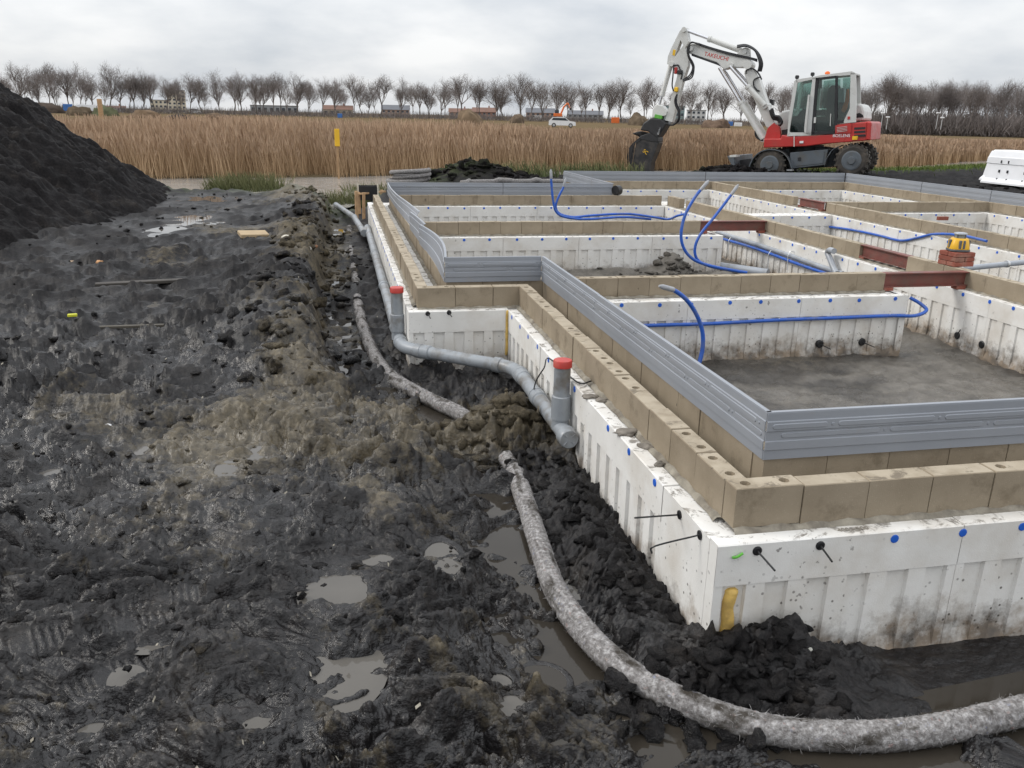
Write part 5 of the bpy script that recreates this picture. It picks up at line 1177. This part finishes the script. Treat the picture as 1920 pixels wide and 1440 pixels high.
# ------------------------------------------------------------------ loose clods and pale bits trodden into the mud
def clods():
    import bmesh
    bm = bmesh.new(); bmesh.ops.create_icosphere(bm, subdivisions=2, radius=1); V0 = np.array([v.co[:] for v in bm.verts]); F0 = [tuple(v.index for v in f.verts) for f in bm.faces]; bm.free(); F0 = np.array(F0); nv = len(V0)
    pos = []
    def add(n, fx, fy, s0, s1):
        for _ in range(n): pos.append((fx(), fy(), s0*(s1/s0)**random.random()))
    g = random.gauss; un = random.uniform
    add(900, lambda: un(-2.6, .62), lambda: 1.5+4.8*random.random()**1.25, .005, .026); add(200, lambda: g(1.15, .17), lambda: g(2.06, .09), .012, .045); add(160, lambda: g(.98, .09), lambda: un(2.3, 3.9), .010, .035)
    add(160, lambda: g(.80, .16), lambda: g(4.3, .2), .012, .05); add(420, lambda: g(-.42, .22), lambda: un(5, 17), .015, .07); add(320, lambda: g(-.02, .16), lambda: un(5.5, 13), .012, .05)
    add(170, lambda: un(-3.6, -.6), lambda: un(5, 17), .010, .035); add(160, lambda: g(3.0, 1.0), lambda: g(19.4, .5), .04, .12); add(120, lambda: g(11.0, .9), lambda: g(22.4, .5), .04, .12); add(140, lambda: un(11, 18), lambda: un(14.5, 19), .03, .10)
    add(90, lambda: g(3.75, .35), lambda: g(9.0, .12), .015, .05)
    P = np.array([p for p in pos if not ((p[0] > XE-.02 and p[1] > YE-.02 and p[1] < 5.7) or (p[0] > XE2-.02 and 5.69 < p[1] < 12.95)) or (2.3 < p[0] < 4.6 and 8.4 < p[1] < 9.3)])
    x, y = P[:, 0][None], P[:, 1][None]; gzv, at = ground(x, y, False); z = gzv[0]; n = len(P)
    sc = P[:, 2][:, None]*rng.uniform(.5, 1.5, (n, 3))*[1, 1, .62]; R = rng.uniform(0, 2*PI, n)
    V = V0[None]*(1+.30*np.sin(V0[None, :, 0]*3.1+rng.uniform(0, 6, (n, 1)))*np.sin(V0[None, :, 1]*2.7+rng.uniform(0, 6, (n, 1)))+.21*rng.normal(0, 1, (n, nv)))[..., None]*sc[:, None]
    c, s_ = np.cos(R)[:, None], np.sin(R)[:, None]; V = np.stack([V[..., 0]*c-V[..., 1]*s_+P[:, 0][:, None], V[..., 0]*s_+V[..., 1]*c+P[:, 1][:, None], V[..., 2]+z[:, None]-sc[:, 2][:, None]*.12*(P[:, 0] < .6)[:, None]+sc[:, 2][:, None]*.1], -1).reshape(-1, 3)
    F = (F0[None]+np.arange(n)[:, None, None]*nv).reshape(-1, 3)
    me = bpy.data.meshes.new('soil_clods'); me.from_pydata(V.tolist(), [], F.tolist()); me.materials.append(M['clod']); me.shade_smooth()
    for k in ('clay', 'wet', 'sand', 'green', 'dry', 'dull'):
        a_ = me.attributes.new(k, 'FLOAT', 'POINT'); a_.data.foreach_set('value', np.repeat(at[k][0], nv).astype(np.float32))
    link('soil_clods', me, label='loose clods of soil scattered over the mud', cat='clods', kind='stuff')
    n = 240; x = rng.uniform(-2.6, .9, n); y = 1.6+6*rng.random(n)**1.5; z = ground(x[None], y[None], False)[0][0]+.006; a = rng.uniform(0, 2*PI, n); l, w_ = rng.uniform(.002, .008, n), rng.uniform(.001, .003, n)
    dx, dy = np.cos(a), np.sin(a); q = np.stack([np.stack([x+dx*l*i-dy*w_*j, y+dy*l*i+dx*w_*j, z+.004*i+.006*(j > 0)], 1) for i, j in ((-1, -1), (1, -1), (1, 1), (-1, 1))], 1)
    link('trodden_bits', soup('trodden_bits', q, np.arange(4*n).reshape(-1, 4), simple('pale_bits', (.34, .31, .25), .8, .3, 40)), label='pale straw and foam bits trodden into the mud', cat='debris', kind='stuff')
clods()
# ------------------------------------------------------------------ wheeled excavator
def excavator():
    a = math.radians(-49.5); hv = np.array([math.sin(a), math.cos(a), 0]); nv = np.array([-hv[1], hv[0], 0]); B = onZ(1597, 329, -.12)
    def E(A, b, off):
        d = ray(1160+A/3.692, 30+b/3.692); P0 = B-nv*off; q = CAM+d*(((P0-CAM)@nv)/(d@nv))-B; return float(q@hv), float(q[2])
    root = thing('wheeled_excavator', 'white and red wheeled excavator with raised boom beyond the foundations', 'excavator', None, tuple(B), math.atan2(hv[1], hv[0]))
    Wt = simple('cream_white_paint', (.60, .60, .575), .35, .05, 2, dirt=(.35, .32, .27), dirt_amt=.3, dsc=2.5); Rd = simple('red_paint', (.46, .035, .03), .35, .06, 2, dirt=(.25, .08, .06), dirt_amt=.3, dsc=3)
    Gy = simple('grey_paint', (.10, .115, .13), .5, .1, 2, dirt=(.10, .085, .065), dirt_amt=.6, dsc=3); Bk = simple('black_parts', (.018, .018, .02), .5, .3, 5); Hs = simple('hydraulic_hose', (.012, .012, .014), .45, .2, 5)
    Ch = simple('chromed_rod', (.6, .6, .62), .18, .05, 3, metal=.9); Ty = simple('muddy_tyre', (.045, .040, .035), .9, .25, 6, dirt=(.11, .09, .07), dirt_amt=.7, dsc=4, bump=.4, bsc=30); Og = simple('orange_fabric', (.80, .17, .04), .8, .15, 8); Yl = simple('yellow_sticker', (.75, .45, .02), .5)
    gt = NT('cab_glass'); tr = gt.N('ShaderNodeBsdfTransparent'); tr.inputs[0].default_value = (.60, .72, .69, 1); mxs = gt.N('ShaderNodeMixShader'); lw = gt.N('ShaderNodeLayerWeight'); lw.inputs[0].default_value = .25
    gl = gt.N('ShaderNodeBsdfGlossy'); gl.inputs['Roughness'].default_value = .03; gt.l.new(gt.math('ADD', gt.math('MULTIPLY', lw.outputs['Fresnel'], .6), .05), mxs.inputs[0]); gt.l.new(tr.outputs[0], mxs.inputs[1]); gt.l.new(gl.outputs[0], mxs.inputs[2]); gt.l.new(mxs.outputs[0], gt.n['Material Output'].inputs[0])
    fr = lambda x, z, y: (x, y, z)
    def pr(name, pix, off, y0, y1, mat, parent=root, bev=0, **k):
        o = MB().prism([E(A, b, off) for A, b in pix], fr, y0, y1).build(name, mat, parent, fix=True, **k)
        if bev: m = o.modifiers.new('bevel', 'BEVEL'); m.width = bev; m.segments = 2; m.limit_method = 'ANGLE'
        return o
    CY = -1.15; BO = 1.15
    # undercarriage
    def wheel(sx, sz, r, y0, y1):
        w = MB(); n = 36
        w.tube([(sx, y0, sz), (sx, y0+.05*np.sign(y1-y0), sz), (sx, y1-.05*np.sign(y1-y0), sz), (sx, y1, sz)], [r*.80, r*.965, r*.965, r*.80], n)
        for k in range(18):
            an = 2*PI*k/18
            for s in (0, 1):
                ya, yb_ = (y0*.97+y1*.03, (y0+y1)/2) if s == 0 else ((y0+y1)/2, y0*.03+y1*.97); a2 = an+(PI/18 if s else 0); c, s_ = math.cos(a2), math.sin(a2)
                w.box((sx+r*.96*c, (ya+yb_)/2, sz+r*.96*s_), (.085, abs(yb_-ya), .055), ((c, 0, -s_), (0, 1, 0), (s_, 0, c)))
        o = w.build('wheel', Ty, root); e = y0+.004*np.sign(y0-y1)
        MB().tube([(sx, y0+(y1-y0)*.12, sz), (sx, e, sz), (sx, e+.01*np.sign(y0-y1), sz)], [r*.60, r*.60, r*.52], 24).build('rim', Gy, o); MB().tube([(sx, y0, sz), (sx, e+.06*np.sign(y0-y1), sz)], [r*.25, r*.22], 16).build('hub', Gy, o)
    rc, fc = E(1612, 1000, .05), E(1045, 1030, .05); r = .455; fz = fc[1]
    for (sx, sz) in ((rc[0], rc[1]), (fc[0], fz)):
        wheel(sx, sz, r, -.02, -.52); wheel(sx, sz, r, -2.30, -1.80)
        MB().tube([(sx, -.3, sz), (sx, -2.0, sz)], .13, 12).build('axle', Gy, root)
    pr('chassis', [(1060, 1000), (1100, 945), (1180, 915), (1420, 905), (1560, 930), (1600, 990), (1560, 1040), (1100, 1060)], 1.0, -.75, -1.55, Gy, bev=.02)
    pr('side_box', [(1192, 1058), (1188, 945), (1452, 922), (1432, 1032)], .2, -.14, -.62, Gy, bev=.02); tb_ = pr('tool_box', [(1192, 1058), (1188, 945), (1452, 922), (1432, 1032)], .2, -1.7, -2.2, Gy, bev=.02)
    pr('box_lid', [(1215, 1040), (1215, 955), (1425, 938), (1412, 1018)], .13, -.125, -.15, Gy, tb_)
    pr('latch', [(1240, 1005), (1240, 980), (1262, 978), (1262, 1003)], .12, -.115, -.15, Bk, tb_)
    def fender(pix, off, y0, y1, nm):
        p = np.array([E(A, b, off) for A, b in pix]); p = spline(np.hstack([p, np.zeros((len(p), 1))]), 4)[:, :2]; m = MB(); n = len(p); vs = []
        c = p.mean(0)
        for q in p:
            dr = (q-c)/np.linalg.norm(q-c); vs += [(q[0], y0, q[1]), (q[0], y1, q[1]), (q[0]-dr[0]*.03, y1, q[1]-dr[1]*.03), (q[0]-dr[0]*.03, y0, q[1]-dr[1]*.03)]
        m.add(vs, [(i*4+k, i*4+(k+1) % 4, i*4+4+(k+1) % 4, i*4+4+k) for i in range(n-1) for k in range(4)]); m.build(nm, Gy, root, fix=True)
    fender([(895, 1075), (905, 1030), (935, 975), (990, 932), (1060, 920), (1130, 940), (1175, 985), (1200, 1055)], 0, .01, -.56, 'fender'); fender([(1425, 1040), (1440, 985), (1480, 925), (1545, 893)], .1, -.05, -.56, 'fender')
    pr('step', [(1165, 1062), (1205, 1060), (1205, 1072), (1165, 1072)], .1, -.05, -.3, M['metal'])
    pr('dozer_blade', [(786, 966), (832, 964), (838, 1085), (795, 1085), (812, 1020)], .6, .0, -2.35, Gy, bev=.01); pr('blade_arm', [(830, 1000), (930, 985), (960, 1040), (830, 1060)], 1.0, -.7, -1.6, Bk)
    pr('blade_edge', [(786, 976), (786, 962), (832, 960), (832, 974)], .3, .01, -.4, Wt)
    p = E(1290, 905, 1.15); MB().tube([(p[0], CY, p[1]-.22), (p[0], CY, p[1]+.06)], .55, 32).build('turntable', Bk, root)
    # upper carriage
    up = pr('upper_frame', [(1002, 912), (1006, 850), (1120, 850), (1130, 822), (1170, 835), (1330, 828), (1490, 818), (1495, 752), (1745, 728), (1740, 860), (1600, 872), (1420, 886), (1300, 902), (1120, 908)], .05, -.05, -2.30, Rd, bev=.025)
    pr('boom_bracket', [(1010, 905), (1012, 850), (1035, 775), (1078, 738), (1115, 770), (1125, 830), (1120, 905)], .85, -.78, -.86, Rd, bev=.01); pr('boom_bracket', [(1010, 905), (1012, 850), (1035, 775), (1078, 738), (1115, 770), (1125, 830), (1120, 905)], 1.4, -1.44, -1.52, Rd, bev=.01)
    pr('rear_panel', [(1498, 815), (1500, 758), (1612, 742), (1608, 808)], .03, -.03, -.06, Rd, up, bev=.005)
    for k in range(4): pr('louvre', [(1510, 772+k*10), (1582, 762+k*10), (1582, 765+k*10), (1510, 775+k*10)], .02, -.018, -.05, Wt, up)
    gr = pr('grille', [(1618, 835), (1622, 745), (1718, 738), (1712, 828)], .03, -.03, -.07, Rd, up, bev=.005)
    for k in range(3): pr('grille_slot', [(1630, 772+k*25), (1708, 768+k*25), (1708, 782+k*25), (1630, 787+k*25)], .02, -.022, -.06, Bk, gr)
    pr('counterweight_flank', [(1722, 732), (1752, 735), (1744, 862), (1712, 856)], .0, .0, -2.32, Rd, bev=.03)
    pr('reflector', [(1616, 858), (1618, 832), (1656, 830), (1652, 856)], .02, -.015, -.05, Yl, up); pr('side_lamp', [(1252, 882), (1252, 866), (1278, 864), (1278, 880)], .02, -.03, -.06, WHT, up)
    pr('handrail', [(1212, 905), (1212, 825), (1218, 825), (1218, 905)], .0, .02, .0, Wt, up)
    pr('engine_hood', [(1600, 735), (1640, 612), (1672, 604), (1695, 622), (1706, 660), (1706, 722)], .7, -.55, -2.25, Wt, bev=.06); pr('vent', [(1637, 705), (1640, 680), (1670, 670), (1692, 685), (1698, 702)], .6, -.54, -.6, Bk)
    pr('side_hood', [(1088, 735), (1100, 690), (1140, 660), (1190, 648), (1330, 640), (1500, 640), (1600, 740), (1500, 800), (1130, 810)], 1.7, -1.60, -2.28, Wt, bev=.05)
    pr('floor_cover', [(1130, 830), (1130, 790), (1180, 780), (1490, 780), (1490, 820)], 1.0, -.98, -1.55, Bk)
    # cab: frame of pillars, roof and sills, glazed between
    cab = bpy.data.objects.new('cab', None); COL.objects.link(cab); cab.parent = root
    cabm = MB()
    def bar(pix, y0, y1, o=0): cabm.prism([E(A, b, o) for A, b in pix], fr, y0, y1)
    for yo in (0, 1):
        y0, y1 = (-.04, -.12) if yo == 0 else (-.93, -1.0)
        bar([(1165, 832), (1176, 690), (1213, 450), (1228, 440), (1238, 452), (1196, 700), (1180, 790), (1182, 815), (1165, 832)][:-1], y0, y1)
        bar([(1165, 832), (1182, 806), (1300, 806), (1328, 806), (1330, 826)], y0, y1)
        bar([(1222, 440), (1350, 420), (1395, 410), (1610, 382), (1638, 394), (1634, 402), (1600, 408), (1400, 424), (1350, 436), (1230, 462)], y0, y1)
        bar([(1604, 392), (1640, 395), (1645, 600), (1640, 735), (1560, 742), (1555, 730), (1598, 640)], y0, y1)
        bar([(1340, 430), (1364, 426), (1330, 826), (1296, 818), (1318, 600)], y0, y1)
    bar([(1222, 440), (1350, 418), (1395, 408), (1610, 381), (1638, 394), (1636, 404), (1400, 428), (1230, 452)], -.12, -.93)
    bar([(1165, 832), (1180, 800), (1182, 832)], -.12, -.93)
    cf = cabm.build('cab_frame', Wt, root, fix=True); cf.parent = root; bpy.data.objects.remove(cab)
    dk = MB()
    for pix in ([(1330, 822), (1362, 430), (1382, 426), (1352, 815)], [(1362, 428), (1505, 412), (1505, 426), (1362, 445)], [(1490, 812), (1498, 414), (1516, 412), (1512, 742), (1505, 812)], [(1330, 824), (1332, 805), (1505, 795), (1505, 815)], [(1512, 745), (1512, 725), (1560, 720), (1553, 742)]):
        dk.prism([E(A, b, 0) for A, b in pix], fr, -.035, -.09)
    door = dk.build('door', Bk, root, fix=True)
    pr('door_handle', [(1350, 742), (1352, 702), (1366, 700), (1364, 740)], .02, -.015, -.05, Wt, door); pr('grab_rail', [(1462, 762), (1466, 676), (1471, 676), (1467, 762)], .02, -.01, -.03, Wt, door)
    pr('grab_rail', [(1284, 770), (1310, 545), (1322, 545), (1296, 812), (1284, 800)], -.03, .02, -.02, Wt, cf)
    for nm, pix in (('windscreen_side', [(1186, 805), (1198, 690), (1238, 458), (1340, 440), (1318, 600), (1292, 806)]), ('door_pane', [(1350, 806), (1380, 440), (1498, 425), (1492, 800)]), ('rear_pane', [(1514, 735), (1516, 420), (1602, 410), (1598, 640), (1556, 735)])):
        for y in (-.075, -.965): MB().prism([E(A, b, 0) for A, b in pix], fr, y, y-.006).build(nm, gt.m, root, fix=True)
    q0, q1, q2 = E(1186, 805, 0), E(1198, 690, 0), E(1232, 458, 0); MB().add([(q0[0], -.12, q0[1]), (q0[0], -.93, q0[1]), (q1[0], -.93, q1[1]), (q1[0], -.12, q1[1]), (q2[0], -.12, q2[1]), (q2[0], -.93, q2[1])], [(0, 1, 2, 3), (3, 2, 5, 4)]).build('windscreen', gt.m, root)
    pr('seat_base', [(1370, 800), (1370, 700), (1500, 690), (1500, 800)], .5, -.3, -.75, Bk); pr('seat_back', [(1440, 710), (1450, 520), (1480, 480), (1530, 480), (1520, 710)], .5, -.32, -.72, Bk, bev=.04); pr('console', [(1195, 800), (1200, 700), (1250, 690), (1290, 640), (1310, 650), (1290, 800)], .5, -.2, -.85, Bk)
    pr('armrest', [(1350, 690), (1350, 655), (1440, 650), (1440, 690)], .4, -.16, -.28, Bk); pr('head_box', [(1370, 500), (1375, 435), (1400, 430), (1400, 500)], .1, -.12, -.3, Bk); pr('rear_bulkhead', [(1530, 735), (1540, 600), (1600, 600), (1598, 650), (1560, 735)], .5, -.14, -.9, Bk); pr('seat_shell', [(1530, 640), (1535, 510), (1570, 500), (1575, 640)], .6, -.25, -.7, simple('grey_seat_cover', (.35, .36, .38), .8))
    jk = pr('hung_jacket', [(1538, 660), (1550, 620), (1565, 590), (1575, 510), (1592, 500), (1594, 570), (1580, 640), (1562, 672)], .1, -.10, -.2, Og, bev=.03)
    pr('number_plate', [(1582, 716), (1584, 696), (1600, 695), (1600, 715)], .0, -.025, -.05, Rd, cf)
    p = E(1445, 398, .5); MB().tube([(p[0], -.5, p[1]-.02), (p[0], -.5, p[1]+.03), (p[0], -.5, p[1]+.06)], [.07, .07, .03], 12).build('beacon', Og, root)
    for A, b in ((1235, 428), (1342, 408)):
        p = E(A, b, .2); lm = MB().tube([(p[0], -.2, p[1]-.07), (p[0], -.2, p[1])], .015, 6).build('work_lamp', Bk, root); MB().box((p[0], -.2, p[1]+.02), (.10, .12, .10), ch=.02).build('lamp_body', Bk, lm)
    pr('mirror', [(1045, 615), (1050, 575), (1072, 580), (1068, 618)], 2.0, -1.95, -2.2, Bk)
    # boom, arm and bucket
    pr('lower_boom', [(1030, 770), (905, 480), (878, 400), (882, 375), (915, 362), (958, 378), (975, 420), (1050, 640), (1090, 740), (1085, 775), (1060, 785)], BO, CY-.19, CY+.19, Wt, bev=.03)
    ub = pr('upper_boom', [(505, 195), (560, 190), (700, 232), (765, 262), (912, 290), (935, 325), (930, 350), (905, 362), (790, 358), (742, 374), (712, 350), (690, 325), (560, 285), (520, 276), (486, 250), (484, 220)], BO, CY-.16, CY+.16, Wt, bev=.03)
    pr('boom_shadow_plate', [(520, 262), (700, 330), (716, 352), (690, 340), (515, 278)], BO, CY-.17, CY+.168, Bk, ub)  # black strip painted in as shade along the boom's lower edge
    pr('cylinder_bracket', [(826, 262), (862, 226), (885, 218), (908, 226), (912, 295), (840, 282)], BO, CY+.06, CY+.11, Wt, bev=.01); pr('cylinder_bracket', [(826, 262), (862, 226), (885, 218), (908, 226), (912, 295), (840, 282)], BO, CY-.06, CY-.11, Wt, bev=.01)
    def pin(A, b, r_, w_, par=root, mat=Wt): p = E(A, b, BO); MB().tube([(p[0], CY-w_, p[1]), (p[0], CY+w_, p[1])], r_, 16).build('pin', mat, par)
    for A, b, r_, w_ in ((462, 97, .075, .17), (512, 228, .075, .24), (905, 340, .13, .25), (880, 250, .06, .16), (790, 345, .07, .28), (1024, 622, .09, .3), (378, 335, .07, .2), (1012, 850, .09, .3)): pin(A, b, r_, w_)
    st = MB(); S_ = [E(A, b, BO) for A, b in [(442, 96), (462, 80), (480, 98), (492, 178), (468, 222), (492, 300), (486, 350), (455, 440), (372, 735), (328, 722), (400, 470), (415, 410), (372, 345), (344, 334), (352, 270), (372, 228), (430, 110)]]
    TRI = [E(A, b, BO) for A, b in [(436, 168), (456, 205), (396, 286)]]
    # two side plates with the triangular window left open between four strips
    out_pix = [[(442, 96), (462, 80), (480, 98), (492, 178), (456, 205), (436, 168)], [(430, 110), (442, 96), (436, 168), (396, 286), (350, 282), (372, 228)], [(350, 282), (396, 286), (456, 205), (492, 178), (468, 222), (492, 300), (486, 350), (455, 440), (415, 410), (372, 345), (344, 334)]]
    arm = MB()
    for pp in out_pix: arm.prism([E(A, b, BO) for A, b in pp], fr, CY-.13, CY+.13)
    arm.prism([E(A, b, BO) for A, b in [(415, 410), (455, 440), (440, 500), (378, 735), (330, 722), (396, 480)]], fr, CY-.12, CY+.12); ar = arm.build('arm', Wt, root, fix=True)
    pr('warning_sticker', [(372, 270), (378, 232), (396, 236), (388, 276)], BO-.13, CY+.131, CY+.138, Yl, ar)
    def cyl(a0, a1, split, r0, r1, dy, mat=Wt):
        p, q = E(*a0, BO), E(*a1, BO); p3, q3 = np.array([p[0], CY+dy, p[1]]), np.array([q[0], CY+dy, q[1]]); m_ = p3+(q3-p3)*split
        o = MB().tube([p3, m_], r0, 16).build('hydraulic_cylinder', mat, root, smooth=40); MB().tube([m_, q3], r1, 12).build('piston_rod', Ch, o, smooth=40)
        d = (q3-p3)/np.linalg.norm(q3-p3); MB().tube([m_-d*.08, m_], r0*1.15, 16).build('gland', mat, o)
    cyl((875, 250), (470, 100), .62, .085, .045, 0)
    for dy in (-.26, .26): cyl((1012, 850), (712, 362), .52, .085, .045, dy); cyl((1024, 622), (785, 352), .50, .085, .045, dy)
    cyl((362, 338), (282, 615), .78, .075, .04, 0)
    pr('linkage', [(245, 650), (275, 612), (312, 622), (348, 662), (340, 690), (290, 700), (240, 708)], BO, CY-.16, CY+.16, Wt, bev=.02); pr('link_rod', [(318, 720), (330, 640), (345, 645), (336, 735)], BO, CY-.2, CY-.14, Bk); pr('green_valve', [(245, 705), (252, 680), (300, 690), (296, 712)], BO-.2, CY-.05, CY+.20, simple('green_valve', (.12, .42, .06), .5))
    tl = pr('tilt_rotator', [(165, 790), (188, 742), (240, 706), (310, 712), (350, 745), (318, 800), (285, 846), (220, 800)], BO, CY-.26, CY+.26, Bk, bev=.04)
    pr('quick_coupler', [(150, 850), (170, 828), (240, 805), (290, 840), (290, 872), (250, 870)], BO, CY-.24, CY+.24, Bk, bev=.02); pr('tilt_rod', [(268, 820), (285, 770), (294, 774), (278, 824)], BO-.28, CY+.27, CY+.31, Ch, tl)
    for k in range(6):
        p = E(108+k*6, 815+k*5, BO); q = E(215+k*6, 812+k*10, BO); MB().tube(spline([(p[0], CY+.1-.06*k, p[1]), ((p[0]+q[0])/2, CY+.14-.06*k, (p[1]+q[1])/2+.05), (q[0], CY+.1-.05*k, q[1])], 6), .022, 6).build('hose_bundle', Hs, tl)
    bk = [(150, 848), (250, 868), (292, 875), (270, 940), (240, 1010), (230, 1085), (110, 1085), (82, 1030), (72, 975), (82, 920), (112, 880)]
    bucket = pr('bucket', bk, BO, CY-.22, CY+.22, simple('worn_black_steel', (.022, .022, .024), .38, .3, 4, dirt=(.07, .06, .05), dirt_amt=.6, dsc=4), bev=.02)
    pr('cutting_edge', [(110, 1085), (230, 1085), (228, 1098), (120, 1098)], BO, CY-.24, CY+.24, M['metal'], bucket); pr('side_plate', [(80, 990), (84, 920), (112, 882), (150, 850), (170, 856), (120, 900), (100, 990)], BO, CY+.221, CY+.24, Bk, bucket)
    def T(s, size, A, b, off, y, mat, ang, par, nm):
        p = E(A, b, off); c, s_ = math.cos(ang), math.sin(ang); return text(nm, s, size, mat, Matrix(((-c, s_, 0, p[0]), (0, 0, 1, y), (s_, c, 0, p[1]), (0, 0, 0, 1))), par, .003)
    # writing
    p, q = E(610, 262, BO-.16), E(738, 292, BO-.16); T('TAKEUCHI', .165, 672, 292, BO-.17, CY+.163, simple('red_lettering', (.55, .05, .04), .5), math.atan2(q[1]-p[1], p[0]-q[0]), ub, 'lettering')
    T('BOELENS', .115, 1540, 838, .03, -.045, WHT, math.radians(2), up, 'lettering'); T('SC', .16, 180, 950, BO-.22, CY+.225, Yl, math.radians(-32), bucket, 'lettering')
    # hoses
    def hose(pix, y, r_=.022): MB().tube(spline([(*E(A, b, BO-y)[:1], CY+y, E(A, b, BO-y)[1]) for A, b in pix], 7), r_, 7).build('hose', Hs, root, smooth=True)
    for k in range(3):
        hose([(560, 192+k*4), (505, 185-k*2), (478+k*5, 215), (480+k*4, 275), (500+k*6, 320), (512+k*5, 360), (490+k*8, 410+k*8), (445, 440+k*6)], .20+.03*k)
        hose([(820, 205+k*6), (880, 200+k*5), (935, 225+k*4), (975-k*8, 270), (995-k*10, 330), (985-k*10, 385)], .1+.06*k, .026); hose([(560, 192+k*5), (650, 222+k*5), (770, 255+k*6), (900, 285+k*5), (960, 300+k*8)], .17+.01*k, .016)
    hose([(405, 540), (390, 580), (395, 620), (415, 665), (410, 720), (370, 755), (330, 745)], .2, .028); hose([(400, 545), (400, 600), (422, 660), (416, 725), (375, 758)], .16, .024)
    hose([(985, 420), (940, 440), (935, 480), (955, 510), (975, 520)], .22); hose([(880, 400), (890, 370), (930, 365), (970, 400), (990, 440)], .23); hose([(960, 780), (945, 800), (950, 835), (975, 855), (1000, 862)], .3); hose([(940, 770), (960, 830), (1000, 860)], .26)
    hose([(1060, 640), (1075, 690), (1110, 700), (1128, 735), (1110, 760)], .3, .05); hose([(1050, 650), (1070, 705), (1105, 718), (1120, 745)], .22, .05)
    hose([(380, 350), (375, 420), (370, 480), (380, 520)], .18); hose([(375, 345), (410, 340), (425, 370), (440, 395), (430, 440)], .15, .02)
    p = E(410, 510, BO); MB().box((p[0], CY+.16, p[1]), (.12, .1, .14), ch=.02).build('valve', Yl, root); p = E(405, 380, BO); MB().box((p[0], CY+.14, p[1]), (.10, .06, .2), ch=.02).build('red_tag', Rd, root); p = E(435, 390, BO); MB().box((p[0], CY+.16, p[1]), (.16, .1, .12), ch=.02).build('valve_block', Bk, root)
excavator()
